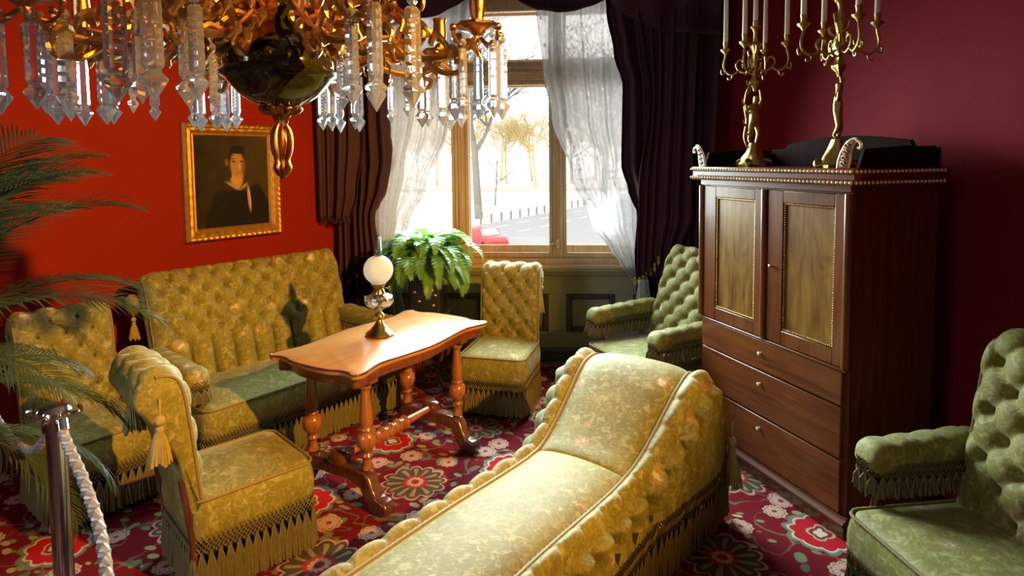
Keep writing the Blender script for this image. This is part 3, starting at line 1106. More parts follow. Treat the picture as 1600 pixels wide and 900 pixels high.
def resample(pts, step, closed=False):
    P = [Vector(p) for p in pts]
    if closed:
        P.append(P[0])
    out = []
    L = 0
    nxt = 0
    for a, c in zip(P, P[1:]):
        d = (c - a).length
        while nxt <= L + d and d > 1e-9:
            out.append(a.lerp(c, (nxt - L) / d))
            nxt += step
        L += d
    return out


def tassel_mesh():
    mb = MB()
    mb.tube([(0, 0, 0), (0, 0, -0.05)], 0.004, 6)
    mb.ball((0, 0, -0.06), 0.016, 8, 6)
    mb.ball((0, 0, -0.085), 0.012, 8, 6, (1, 1, 1.2))
    rnd = random.Random(2)
    for k in range(22):
        a = 2 * PI * k / 22
        f = 1 + rnd.uniform(-0.2, 0.25)
        mb.tube([(0.008 * math.cos(a), 0.008 * math.sin(a), -0.09), (0.017 * math.cos(a), 0.017 * math.sin(a), -0.12),
                 (0.026 * f * math.cos(a), 0.026 * f * math.sin(a), -0.17 - rnd.uniform(0, 0.015))], [0.003, 0.004, 0.004], 4)
    return mb.mesh('tassel', M['tassel'])


TASSEL = tassel_mesh()


def back_panel(parent, W, prof, tuft_to, du, dv, depth, edge=0.05, taper=0.0, pleat_below=None, name='backrest', nu=72, spans=10, butt=True, mat=None):
    """closed profile (y, z) swept across the width; arc length up to tuft_to is tufted"""
    P = cr([(0, y, z) for y, z in prof], spans, closed=True)
    n = len(P)
    s = [0]
    for i in range(1, n):
        s.append(s[-1] + (P[i] - P[i - 1]).length)
    zlo = min(p.z for p in P)
    zhi = max(p.z for p in P)
    nor = []
    for i in range(n):
        t = (P[(i + 1) % n] - P[i - 1]).normalized()
        nor.append(Vector((0, -t.z, t.y)))
    # make the normal point forward (-y) on the first samples
    sgn = 1 if nor[2].y < 0 else -1

    def off(i, x, half):
        f = min(1, s[i] / 0.03) * max(0, min(1, (tuft_to - s[i]) / 0.05))
        e = min(1, max(0, (half - abs(x)) / edge))
        ed = math.sqrt(max(0, 1 - (1 - e) ** 2))
        a, b = x / du, (s[i] - 0.02) / dv
        t = tuft(a, b)
        if pleat_below is not None:
            k = max(0, min(1, (pleat_below - s[i]) / 0.06))
            pl = abs(math.sin(PI * (a + 1) / 2)) ** 0.5
            t = t * (1 - k) + pl * k
        return (depth * t * f) * ed - 0.018 * (1 - ed)
    mb = MB()

    def fn(u, v):
        i = int(round(v * n)) % n
        half = 0.5 * W * (1 - taper * (P[i].z - zlo) / (zhi - zlo))
        x = (2 * u - 1) * half
        q = P[i] + nor[i] * sgn * off(i, x, half)
        return (x, q.y, q.z)
    mb.grid(fn, nu, n, cv=True)
    base = 0
    left = [j * (nu + 1) for j in range(n)]
    right = [j * (nu + 1) + nu for j in range(n)]
    mb.f.append(tuple(left))
    mb.f.append(tuple(reversed(right)))
    o = mb.build(name, mat or M['fabric'], parent, smooth=60)
    if butt:
        bt = MB()
        for p in range(-30, 31):
            for q in range(-30, 31):
                a, b = p + q, p - q
                x, sb = a * du, b * dv + 0.02
                if sb < 0.06 or sb > tuft_to - 0.05 or (pleat_below is not None and sb < pleat_below - 0.01):
                    continue
                i = min(range(n), key=lambda k: abs(s[k] - sb))
                half = 0.5 * W * (1 - taper * (P[i].z - zlo) / (zhi - zlo))
                if abs(x) > half - edge:
                    continue
                c = P[i] + nor[i] * sgn * 0.003
                bt.ball((x, c.y, c.z), 0.010, 6, 4)
        if bt.v:
            bt.build('buttons', M['button'], o, kind='stuff')
    return o, P, W


def legs(parent, w, d, h, inset=0.05):
    for sx in (-1, 1):
        for sy in (-1, 1):
            MB().lathe([(0.014, 0), (0.018, 0.02), (0.014, 0.04), (0.024, 0.07), (0.026, h)], 10,
                       (sx * (w / 2 - inset), sy * (d / 2 - inset), 0)).build('leg', M['darkwood'], parent)


def box_seat(th, w, d, z0, z1, crown, fr_bot=0.03, seed=0, r=0.05, three_sides=False):
    o = cushion(w, d, z0, z1, crown, r).build('seat', M['fabric'], th, smooth=60)
    path = [(p[0], p[1], z1 - 0.012) for p in rrect(w + 0.002, d + 0.002, r, 6)]
    cord(resample(path, 0.012, True), 0.006, True).build('piping', M['cord'], o)
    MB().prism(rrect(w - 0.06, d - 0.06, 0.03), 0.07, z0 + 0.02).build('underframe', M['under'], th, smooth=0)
    fb = MB()
    out = rrect(w + 0.012, d + 0.012, r, 5)
    net_fringe(fb, out + [out[0]], z0 + 0.045, fr_bot, seed)
    fb.build('fringe', M['fringe'], th, kind='stuff')
    return o


def side_chair(label, loc, rz, group, W=0.46, D=0.50, H=0.95, seed=0, lean=0.05):
    th = thing('side_chair', label, 'chair', loc, rz, group)
    box_seat(th, W, D, 0.235, 0.43, 0.035, seed=seed)
    legs(th, W, D, 0.08)
    yb = D / 2 - 0.035
    L = lean
    prof = [(yb, 0.38), (yb + L * 0.25, 0.52), (yb + L * 0.50, 0.66), (yb + L * 0.76, 0.78), (yb + L + 0.0, H - 0.085), (yb + L + 0.025, H - 0.02),
            (yb + L + 0.085, H + 0.002), (yb + L + 0.15, H - 0.03), (yb + L + 0.17, H - 0.095), (yb + L + 0.13, H - 0.16), (yb + L + 0.085, H - 0.23),
            (yb + L * 0.6 + 0.055, 0.60), (yb + L * 0.4 + 0.045, 0.50), (yb + 0.05, 0.39), (yb + 0.03, 0.36), (yb + 0.005, 0.36)]
    o, P, _ = back_panel(th, W * 0.97, prof, 0.72, 0.062, 0.075, 0.032, edge=0.045)
    n = len(P)
    for sx in (-1, 1):
        x = sx * W * 0.97 / 2
        pth = [(x * 0.985, p.y - 0.002, p.z) for p in P[4:int(n * 0.40)]]
        cord(resample(pth, 0.012), 0.007).build('piping', M['cord'], o)
        inst('tassel', TASSEL, th, Matrix.Translation((x * 1.03, yb + L + 0.085, H - 0.08)) @ Matrix.Rotation(sx * 0.14, 4, 'Y') @ Matrix.Scale(1.45, 4))
        MB().tube([(x * 0.9, yb + 0.02, 0.06), (x * 0.9, yb + 0.035, 0.30), (x * 0.9, yb + 0.065, 0.52)], [0.015, 0.019, 0.016], 8).build('back_post', M['darkwood'], th)
    return th


def padded_arm(parent, x, y0, y1, z, w, sx, seed=0, drop=0.13):
    """flat padded arm from back (y1) to front (y0), lightly tufted along the top, with hanging fringe"""
    n = 34
    m = 18
    mb = MB()

    def fn(u, v):
        y = y0 + (y1 - y0) * v
        e = min(1, min(v, 1.02 - v) * abs(y1 - y0) / 0.05)
        k = math.sqrt(max(0, 1 - (1 - e) ** 2))
        ww = w * (0.72 + 0.28 * k) * (1 + 0.10 * math.exp(-((v - 0.08) / 0.12) ** 2))
        hh = 0.055 * (0.35 + 0.65 * k)
        a = 2 * PI * u
        top = math.sin(a)
        d = 0
        if top > 0:
            d = 0.012 * top * (abs(math.sin(PI * v * abs(y1 - y0) / 0.11))) ** 0.6
        px = x + ww / 2 * math.copysign(abs(math.cos(a)) ** 0.6, math.cos(a))
        pz = z - 0.05 + hh * math.copysign(abs(top) ** 0.7, top) + d + 0.03 * v
        return (px, y, pz)
    mb.grid(fn, m, n, cu=True)
    mb.f.append(tuple(range(m)))
    mb.f.append(tuple(n * m + i for i in range(m)))
    o = mb.build('arm', M['fabric'], parent, smooth=60)
    f = MB()
    pth = [(x - w / 2, y1 - 0.03), (x - w / 2, y0 + 0.03), (x - w / 2 + 0.03, y0 - 0.002), (x + w / 2 - 0.03, y0 - 0.002), (x + w / 2, y0 + 0.03), (x + w / 2, y1 - 0.03)]
    net_fringe(f, pth, z - 0.05, z - 0.05 - drop, seed, net=0.05, step=0.017)
    f.build('arm_fringe', M['fringe'], o, kind='stuff')
    return o


def armchair(label, loc, rz, group, seed=0, H=1.06, W=0.62, D=0.58, lean=0.22, ay=0.05):
    th = thing('armchair', label, 'chair', loc, rz, group)
    box_seat(th, W, D, 0.25, 0.435, 0.03, seed=seed)
    legs(th, W, D, 0.08)
    yb = D / 2 - 0.06
    L = lean
    prof = [(yb, 0.36), (yb + L * 0.18, 0.50), (yb + L * 0.42, 0.66), (yb + L * 0.66, 0.82), (yb + L * 0.88, 0.96), (yb + L + 0.02, H - 0.02), (yb + L + 0.07, H),
            (yb + L + 0.115, H - 0.03), (yb + L + 0.11, 0.94), (yb + L * 0.72 + 0.09, 0.80), (yb + L * 0.45 + 0.085, 0.64), (yb + L * 0.2 + 0.08, 0.48),
            (yb + 0.08, 0.34), (yb + 0.02, 0.33)]
    o, P, _ = back_panel(th, W * 0.98, prof, 0.80, 0.075, 0.088, 0.055, edge=0.06, nu=80)
    n = len(P)
    for sx in (-1, 1):
        x = sx * W * 0.98 / 2
        cord(resample([(x * 0.985, p.y - 0.002, p.z) for p in P[4:int(n * 0.42)]], 0.012), 0.007).build('piping', M['cord'], o)
        padded_arm(th, sx * (W / 2 + 0.045), -D / 2 + ay, yb + 0.12, 0.645, 0.125, sx, seed + sx)
        inst('tassel', TASSEL, th, Matrix.Translation((x * 1.03, yb + L * 0.85 + 0.05, H - 0.12)) @ Matrix.Rotation(sx * 0.10, 4, 'Y'))
        MB().lathe([(0.016, 0), (0.022, 0.02), (0.014, 0.05), (0.012, 0.09), (0.02, 0.12), (0.013, 0.16), (0.017, 0.20)], 10,
                   (sx * (W / 2 + 0.02), -D / 2 + 0.14, 0.40)).build('arm_post', M['darkwood'], th)
    return th


# ================================================================== SEATING
side_chair('tufted side chair facing the room in front of the window', (-0.09, 4.30, 0), face(-0.263, -0.965), 'tufted side chairs', seed=1)
side_chair('side chair seen from behind, its back to the rope post', (-1.235, 2.66, 0), face(0.72, 0.69), 'tufted side chairs', seed=2, lean=0.05)
side_chair('golden tufted side chair half hidden behind the palm', (-2.20, 3.10, 0), face(0.80, -0.60), 'tufted side chairs', seed=3)
armchair('deep tufted armchair in the corner between drape and cabinet', (0.93, 4.21, 0), face(-0.9, -0.43), 'tufted armchairs', seed=10)
armchair('tufted armchair in the dark at the right edge of the photo', (1.54, 1.945, 0), face(-0.99, -0.12), 'tufted armchairs', seed=20, W=0.64, D=0.52, lean=0.10, ay=0.10)

# ---- settee
st = thing('settee', 'long golden tufted settee against the red wall under the portrait', 'sofa', (-1.449, 3.902, 0), face(0.788, -0.616))
SW, SD = 1.36, 0.58
box_seat(st, SW, SD, 0.25, 0.435, 0.035, seed=30)
legs(st, SW, SD, 0.08)
yb, L, H = SD / 2 - 0.03, 0.17, 1.05
prof = [(yb, 0.36), (yb + L * 0.25, 0.53), (yb + L * 0.5, 0.70), (yb + L * 0.76, 0.87), (yb + L, 1.0), (yb + L + 0.035, H - 0.012), (yb + L + 0.075, H),
        (yb + L + 0.115, H - 0.04), (yb + L + 0.09, 0.90), (yb + L * 0.6 + 0.08, 0.74), (yb + L * 0.35 + 0.075, 0.55), (yb + 0.075, 0.36), (yb + 0.02, 0.33)]
o, P, _ = back_panel(st, SW, prof, 0.78, 0.068, 0.085, 0.058, edge=0.05, pleat_below=0.29, nu=200)
n = len(P)
for sx in (-1, 1):
    x = sx * SW / 2
    cord(resample([(x * 0.99, p.y - 0.002, p.z) for p in P[4:int(n * 0.42)]], 0.012), 0.007).build('piping', M['cord'], o)
    padded_arm(st, sx * (SW / 2 + 0.0), -SD / 2 + 0.06, yb + 0.08, 0.63, 0.13, sx, 33 + sx)
    # scrolled shoulder behind the back with a tassel
    MB().ball((sx * (SW / 2 + 0.03), yb + L + 0.10, 0.90), 0.05, 12, 9, (0.8, 1, 1.3)).build('shoulder_roll', M['fabric'], st, smooth=180)
    inst('tassel', TASSEL, st, Matrix.Translation((sx * (SW / 2 + 0.03), yb + L + 0.09, 0.87)))
    MB().box(sx * (SW / 2 - 0.05) - 0.02, sx * (SW / 2 - 0.05) + 0.02, yb + 0.06, yb + 0.10, 0.02, 0.62).build('back_post', M['darkwood'], st, bevel=0.004)

# ---- chaise longue
ch = thing('chaise_longue', 'large pale green brocade chaise longue with raised head in the foreground', 'chaise longue', (0.282, 2.582, 0), face(-0.585, -0.811))
CP = cr([(0, -1.34, 0.44), (0, -1.2, 0.455), (0, -0.9, 0.455), (0, -0.6, 0.45), (0, -0.3, 0.435), (0, -0.08, 0.43), (0, 0.06, 0.45), (0, 0.20, 0.515), (0, 0.34, 0.60),
         (0, 0.45, 0.665), (0, 0.55, 0.70), (0, 0.64, 0.695), (0, 0.71, 0.645), (0, 0.735, 0.57), (0, 0.72, 0.48), (0, 0.70, 0.36), (0, 0.69, 0.24)], 8)
CP = resample(CP, 0.01)
NC = len(CP)
CN = []
for i in range(NC):
    t = (CP[min(i + 1, NC - 1)] - CP[max(i - 1, 0)]).normalized()
    CN.append(Vector((0, -t.z, t.y)))


def chw(i):          # half width of the plain centre panel
    return 0.215 + 0.045 * max(0, min(1, CP[i].y / 0.5))


def chb(i):          # width of the puffed border
    return 0.075 + 0.03 * max(0, min(1, CP[i].y / 0.5))


hinge = min(range(NC), key=lambda i: abs(CP[i].y - 0.0) + (0 if CP[i].z < 0.5 else 1))
i_end = max(i for i in range(NC) if CP[i].y > 0.60 and CP[i].z > 0.60)


def top_fn(i0, i1, crown):
    def fn(u, v):
        i = int(round(i0 + (i1 - i0) * v))
        w = chw(i)
        x = (2 * u - 1) * w
        e = min(1, min(v, 1 - v) * (i1 - i0) * 0.01 / 0.07)
        k = crown * (1 - (2 * u - 1) ** 2) * 0.8 + 0.02 * math.sqrt(max(0, 1 - (1 - e) ** 2)) * (1 - abs(2 * u - 1) ** 6)
        q = CP[i] + CN[i] * k
        return (x, q.y, q.z)
    return fn


MB().grid(top_fn(0, hinge, 0.03), 24, hinge).build('seat_panel', M['fabric'], ch, smooth=180)
MB().grid(top_fn(hinge, NC - 1, 0.02), 24, NC - 1 - hinge).build('headrest_panel', M['fabric'], ch, smooth=180)


PLEAT = 0.15


def border_pt(i, a, sx):
    """a 0..1 from piping over the puffed edge to the outer side"""
    s = i * 0.01
    w, bw = chw(i), chb(i)
    pl = abs(math.sin(PI * s / PLEAT)) ** 0.55
    puff = 0.020 + 0.030 * pl * (0.35 + 0.65 * a)
    x = w + bw * (a ** 0.9) * (0.90 + 0.14 * pl)
    h = puff * math.sin(PI * min(1, a * 0.86)) ** 0.7 - 0.05 * a ** 3
    q = CP[i] + CN[i] * h
    return (sx * x, q.y, q.z)


BOT = 0.25
fpath = {}
for sx in (-1, 1):
    MB().grid(lambda u, v: border_pt(int(round(v * (NC - 1))), u, sx), 10, NC - 1).build('puffed_border', M['fabric'], ch, smooth=180)
    pth = [(sx * chw(i), (CP[i] + CN[i] * 0.006).y, (CP[i] + CN[i] * 0.006).z) for i in range(NC)]
    cord(resample(pth, 0.013), 0.0085).build('piping', M['cord'], ch)

    def side_fn(u, v):
        i = int(round(v * (NC - 1)))
        x0, y0, z0 = border_pt(i, 1.0, sx)
        z = z0 + (BOT - z0) * u
        y = min(y0, 0.70) if u > 0 else y0
        y = y0 + (y - y0) * u
        s = i * 0.01
        hgt = z0 - BOT
        e = math.sqrt(max(0, 1 - (1 - min(1, (z0 - z) / 0.02 + 0.05)) ** 2)) if hgt > 0.02 else 0
        dz = z0 - z
        k_ = round(s / PLEAT)
        ds = s - k_ * PLEAT
        row = 0.075
        pl = abs(math.sin(PI * s / PLEAT)) ** 0.5
        pl2 = abs(math.cos(PI * s / PLEAT)) ** 0.5
        mixv = max(0, min(1, (dz - row) / 0.07))
        t = pl * (1 - mixv) + (0.55 + 0.45 * pl2) * mixv
        dim = math.exp(-(ds * ds + (dz - row) ** 2) / 0.0011)
        fo = (0.050 * t + 0.012 - 0.05 * dim) * min(1, dz / 0.03 + 0.15) * max(0.2, min(1, hgt / 0.18))
        return (sx * (abs(x0) + fo + 0.015 * u - 0.012), y, z)
    fpath[sx] = [Vector(side_fn(1.0, k / 60)) for k in range(61)]
    MB().grid(side_fn, 30, NC - 1).build('side_panel', M['fabric'], ch, smooth=180)
    bt = MB()
    for k in range(1, 14):
        i = min(NC - 1, int(k * PLEAT / 0.01))
        x0, y0, z0 = border_pt(i, 1.0, sx)
        if z0 - BOT > 0.13:
            bt.ball((sx * (abs(x0) + 0.004), min(y0, 0.70), z0 - 0.075), 0.011, 8, 6)
    if bt.v:
        bt.build('buttons', M['button'], ch, kind='stuff')
# rear of the head and foot end
bk = MB()
HWID = chw(NC - 1) + chb(NC - 1)
bk.box(-HWID, HWID, 0.60, 0.69, BOT - 0.02, 0.46)
bk.box(-0.29, 0.29, -1.34, -1.30, BOT - 0.02, 0.44)
bk.build('frame_cover', M['fabric'], ch)
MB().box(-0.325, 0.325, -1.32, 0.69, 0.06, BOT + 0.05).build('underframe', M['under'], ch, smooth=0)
fb = MB()
fl_ = [(p.x - 0.006, p.y) for p in fpath[-1] if p.y < 0.69]
fr_ = [(p.x + 0.006, p.y) for p in fpath[1] if p.y < 0.69]
loop_ = fl_ + [(-0.30, 0.725), (0.30, 0.725)] + fr_[::-1] + [(0.2, -1.355), (-0.2, -1.355), fl_[0]]
net_fringe(fb, loop_, BOT + 0.03, 0.02, 40)
fb.build('fringe', M['fringe'], ch, kind='stuff')
for sx in (-1, 1):
    inst('tassel', TASSEL, ch, Matrix.Translation((sx * 0.455, 0.66, 0.50)) @ Matrix.Diagonal((1.6, 1.6, 1.7, 1)))
    for y in (-1.2, 0.55):
        MB().lathe([(0.016, 0), (0.022, 0.03), (0.016, 0.05), (0.026, 0.08)], 10, (sx * 0.24, y, 0)).build('leg', M['darkwood'], ch)

# ================================================================== TABLE
tb = thing('salon_table', 'honey coloured serpentine topped table on twin turned trestles', 'table', (-0.713, 3.43, 0), math.atan2(-0.5226, 0.8526))
# local: y along the long side, x the short side
TLh, TWh, TH = 0.568, 0.323, 0.76


def tab_out(ins=0.0):
    half = []
    # serpentine outline, one quarter mirrored: points (x, y)
    q = [(0.0, TLh), (0.12, TLh - 0.006), (0.20, TLh - 0.03), (0.255, TLh - 0.028), (0.29, TLh - 0.012), (0.315, TLh - 0.03), (TWh - 0.004, TLh - 0.07), (0.302, TLh - 0.13),
         (0.285, TLh - 0.20), (0.290, 0.28), (0.305, 0.17), (0.318, 0.08), (0.323, 0.0)]
    pts = [(x, y) for x, y in q] + [(x, -y) for x, y in reversed(q[:-1])]
    pts = pts + [(-x, y) for x, y in reversed(pts[1:-1])]
    P = cr([(x, y, 0) for x, y in pts], 4, closed=True)
    out = []
    for p in P:
        k = 1 - ins / 0.32
        out.append((p.x * k, p.y * (1 - ins / 0.56)))
    return out


rr = []
for ins, z in ((0.02, TH - 0.030), (0.004, TH - 0.028), (0.0, TH - 0.020), (0.0, TH - 0.010), (0.004, TH - 0.003), (0.010, TH)):
    rr.append([(x, y, z) for x, y in tab_out(ins)])
tp = MB().rings(rr).build('table_top', M['tabletop'], tb, smooth=50)
edge = [(x, y, TH - 0.005) for x, y in tab_out(0.001)]
MB().tube(edge, 0.0055, 6, closed=True).build('edge_moulding', M['darkwood'], tp)
rr = [[(x, y, z) for x, y in tab_out(i)] for i, z in ((0.035, TH - 0.085), (0.03, TH - 0.08), (0.03, TH - 0.03))]
MB().rings(rr).build('apron', M['mahogany_h'], tb, smooth=50)
colp = [(0.024, 0.0), (0.030, 0.005), (0.030, 0.02), (0.022, 0.03), (0.021, 0.06), (0.033, 0.075), (0.024, 0.09), (0.030, 0.105), (0.048, 0.13), (0.053, 0.155), (0.046, 0.185),
        (0.030, 0.20), (0.037, 0.21), (0.030, 0.222), (0.036, 0.25), (0.033, 0.30), (0.026, 0.37), (0.022, 0.41), (0.030, 0.42), (0.030, 0.435), (0.023, 0.445), (0.030, 0.47)]
cz = 0.205
colme = MB().lathe([(r, z) for r, z in colp], 20).mesh('column', M['turned'])
for sy in (-1, 1):
    y = sy * 0.38
    # trestle foot: arched beam with scrolled ends
    up = [(0, 0.205), (0.09, 0.205), (0.205, 0.20), (0.235, 0.175), (0.255, 0.125), (0.285, 0.085), (0.33, 0.075), (0.352, 0.05), (0.345, 0.015), (0.315, 0.0),
          (0.275, 0.0), (0.235, 0.02), (0.20, 0.07), (0.17, 0.12), (0.10, 0.135), (0, 0.13)]
    out = up + [(-x, z) for x, z in reversed(up[1:-1])]
    MB().prism([(p[0], p[1]) for p in out], y - 0.036, y + 0.036, 'y').build('trestle_foot', M['darkwood'], tb, bevel=0.01)
    for sx in (-1, 1):
        inst('column', colme, tb, Matrix.Translation((sx * 0.20, y, cz)))
    MB().box(-0.26, 0.26, y - 0.03, y + 0.03, TH - 0.105, TH - 0.08).build('trestle_head', M['mahogany_h'], tb, bevel=0.006)
    MB().lathe([(0.001, -0.05), (0.034, -0.05), (0.044, -0.035), (0.044, 0.035), (0.034, 0.05), (0.001, 0.05)], 16, M=Matrix.Translation((0, y, 0.215)) @ Matrix.Rotation(PI / 2, 4, 'Y')).build('stretcher_block', M['darkwood'], tb)
sp = []
for k in range(61):
    t = k / 60
    a = abs(t - 0.5) * 2
    r = 0.024
    if a < 0.34:
        r = 0.030 + 0.013 * abs(math.sin(PI * a / 0.17 * 1.0 + PI / 2))
    elif a < 0.42:
        r = 0.024
    else:
        r = 0.024 - 0.006 * (a - 0.42) / 0.58
    sp.append((r, t * 0.76))
MB().lathe(sp, 16, M=Matrix.Translation((0, -0.38, 0.215)) @ Matrix.Rotation(-PI / 2, 4, 'X')).build('stretcher', M['turned'], tb)

# ---- oil lamp on the table
ol = thing('oil_lamp', 'brass oil lamp with frosted globe standing on the table', 'lamp', (-0.762, 3.452, TH))
ol.scale = (1.08, 1.08, 1.08)
MB().lathe([(0.001, 0), (0.070, 0), (0.074, 0.008), (0.066, 0.02), (0.046, 0.034), (0.036, 0.05), (0.026, 0.062), (0.018, 0.075), (0.014, 0.085), (0.022, 0.095), (0.027, 0.105),
            (0.022, 0.117), (0.012, 0.127), (0.016, 0.135), (0.018, 0.142), (0.001, 0.143)], 24, rip=lambda a, z: 0.05 * math.cos(8 * a) if z < 0.05 else 0).build('foot', M['brass'], ol)
MB().lathe([(0.001, 0.142), (0.03, 0.145), (0.06, 0.158), (0.074, 0.178), (0.077, 0.196), (0.070, 0.212), (0.045, 0.222), (0.024, 0.226), (0.022, 0.222), (0.06, 0.206), (0.069, 0.194), (0.066, 0.18),
            (0.05, 0.163), (0.001, 0.152)], 48, rip=lambda a, z: 0.03 * math.cos(16 * a + z * 60)).build('oil_font', M['lampglass'], ol)
MB().lathe([(0.024, 0.222), (0.034, 0.226), (0.030, 0.24), (0.024, 0.25), (0.030, 0.262), (0.038, 0.268), (0.038, 0.276), (0.02, 0.278), (0.001, 0.278)], 20).build('burner', M['brass'], ol)
gl = [(0.036, 0.275)]
for k in range(1, 18):
    a = -PI / 2 + 0.47 + (PI - 0.47 - 0.33) * k / 17
    gl.append((0.077 * math.cos(a), 0.350 + 0.077 * math.sin(a)))
MB().lathe(gl, 32).build('globe', M['frost'], ol, smooth=180, solid=0.0025)
MB().lathe([(0.018, 0.278), (0.024, 0.32), (0.022, 0.37), (0.0185, 0.43), (0.0175, 0.52)], 20).build('chimney', M['lampglass'], ol, smooth=180, solid=0.0015)
wk = MB().tube([(0.03, 0, 0.252), (0.055, 0, 0.252)], 0.003, 6)
wk.lathe([(0.001, -0.002), (0.011, -0.002), (0.011, 0.002), (0.001, 0.002)], 12, M=Matrix.Translation((0.056, 0, 0.252)) @ Matrix.Rotation(PI / 2, 4, 'Y'))
wk.build('wick_key', M['brass'], ol)


# ================================================================== CABINET
cb = thing('cabinet', 'tall mahogany cabinet with two panelled doors above drawers', 'cabinet', (1.3495, 3.2015, 0), R(-71.7))
X0, X1, XM, DEP = -0.585, 0.505, -0.035, 0.53
MB().box(X0, X1, 0.012, DEP, 0.08, 1.60).build('body', M['mahogany'], cb, bevel=0.004)
MB().box(X0 - 0.015, X1 + 0.015, -0.015, DEP, 0.0, 0.062).build('plinth', M['darkwood'], cb, bevel=0.004)
MB().prism([(-0.03, 0.062), (-0.03, 0.075), (-0.018, 0.085), (-0.008, 0.088), (-0.004, 0.10), (0.02, 0.10), (0.02, 0.062)], X0 - 0.02, X1 + 0.02, 'x').build('base_moulding', M['mahogany_matte'], cb, smooth=25)
for z0, z1, kz in ((0.105, 0.352, 0.288), (0.362, 0.602, 0.534), (0.612, 0.772, 0.702)):
    d = MB().box(X0 + 0.022, X1 - 0.022, -0.008, 0.03, z0, z1).build('drawer', M['mahogany_h'], cb, bevel=0.004)
    kb = MB().lathe([(0.001, 0.0), (0.007, 0.0), (0.005, 0.006), (0.010, 0.011), (0.010, 0.016), (0.001, 0.019)], 12, M=Matrix.Translation((-0.045, -0.008, kz)) @ Matrix.Rotation(PI / 2, 4, 'X'))
    kb.build('knob', M['bead'], d)
MB().box(X0 - 0.004, X1 + 0.004, -0.014, 0.03, 0.774, 0.786).build('waist_moulding', M['mahogany_h'], cb, bevel=0.003)
for dx0, dx1, px0, px1 in ((X0 + 0.03, XM - 0.024, -0.445, -0.110), (XM + 0.024, X1 - 0.03, 0.098, 0.422)):
    f = MB()
    z0, z1, pz0, pz1 = 0.79, 1.582, 0.862, 1.522
    f.box(dx0, px0, -0.006, 0.02, z0, z1)
    f.box(px1, dx1, -0.006, 0.02, z0, z1)
    f.box(px0, px1, -0.006, 0.02, pz1, z1)
    f.box(px0, px1, -0.006, 0.02, z0, pz0)
    d = f.build('door', M['mahogany'], cb, bevel=0.003)
    MB().box(px0, px1, 0.008, 0.02, pz0, pz1).build('panel', M['veneer'], d, smooth=0)
    bt = MB()
    for k in range(28):
        x = px0 + 0.006 + (px1 - px0 - 0.012) * k / 27
        for z in (pz0 + 0.006, pz1 - 0.006):
            bt.ball((x, 0.004, z), 0.0066, 6, 5)
    for k in range(1, 54):
        z = pz0 + 0.006 + (pz1 - pz0 - 0.012) * k / 54
        for x in (px0 + 0.006, px1 - 0.006):
            bt.ball((x, 0.004, z), 0.0066, 6, 5)
    bt.build('bead_trim', M['brass'], d, kind='stuff')
    if px0 > 0:
        kb = MB().lathe([(0.001, 0.0), (0.006, 0.0), (0.004, 0.008), (0.011, 0.014), (0.011, 0.018), (0.001, 0.022)], 12, M=Matrix.Translation((0.028, -0.006, 1.185)) @ Matrix.Rotation(PI / 2, 4, 'X'))
        kb.build('knob', M['brass'], d)
for x in (X0 + 0.008, XM, X1 - 0.008):
    MB().lathe([(0.019, 0.79), (0.019, 1.585)], 16, (x, -0.004, 0)).build('half_column', M['mahogany'], cb)
MB().box(X0 - 0.005, X1 + 0.005, -0.008, DEP, 1.59, 1.625).build('frieze', M['mahogany_h'], cb, bevel=0.004)
MB().prism([(DEP, 1.622), (-0.045, 1.622), (-0.05, 1.632), (-0.05, 1.640), (-0.036, 1.650), (-0.036, 1.672), (-0.048, 1.680), (-0.048, 1.690), (-0.04, 1.698), (DEP, 1.698)],
           X0 - 0.045, X1 + 0.045, 'x').build('cornice', M['mahogany_h'], cb, smooth=25)
for z, y in ((1.636, -0.052), (1.685, -0.05)):
    bt = MB()
    for k in range(50):
        bt.ball((X0 - 0.04 + (X1 - X0 + 0.08) * k / 49, y, z), 0.0078, 8, 6)
    for k in range(1, 24):
        bt.ball((X1 + 0.047, y + 0.024 * k, z), 0.0078, 6, 5)
    bt.build('bead_row', M['bead'], cb, kind='stuff')


def bracket(x, sx):
    """carved scroll bracket standing on the cornice corner"""
    g = thing_child = bpy.data.objects.new('scroll_bracket', None)
    COL.objects.link(g)
    g.parent = cb
    spine = [(0.0, 0.0), (0.008, 0.03), (0.012, 0.06), (0.022, 0.09), (0.042, 0.108), (0.062, 0.10), (0.066, 0.085), (0.058, 0.078), (0.050, 0.084)]
    inner = [(-0.055, 0.0), (-0.05, 0.03), (-0.035, 0.065), (-0.010, 0.098), (0.018, 0.115), (0.042, 0.116)]
    P1 = [(x + sx * p[0], -0.02, 1.70 + p[1] * 1.1) for p in spine]
    P2 = [(x + sx * p[0], -0.02, 1.70 + p[1] * 1.1) for p in inner]
    poly = [(x + sx * p[0], 1.70 + p[1] * 1.1) for p in spine[:5]] + [(x + sx * p[0], 1.70 + p[1] * 1.1) for p in reversed(inner[:5])]
    if sx < 0:
        poly.reverse()
    MB().prism(poly, -0.028, -0.008, 'y').build('board', M['mahogany'], g, bevel=0.002)
    m = MB()
    m.tube(cr(P1, 4), 0.0065, 8)
    m.tube(cr(P2, 4), 0.0065, 8)
    for k in range(4):
        t = 0.018 + 0.024 * k
        cx = x + sx * (-0.022 + 0.012 * k * 0.6)
        m.tube(cr([(cx + 0.010 * math.cos(a), -0.031, 1.70 + t * 1.1 + 0.009 * math.sin(a)) for a in (0, 1.3, 2.6, 3.9, 5.0)], 3), 0.0035, 6)
    m.build('carved_scroll', M['bead'], g)
    return g


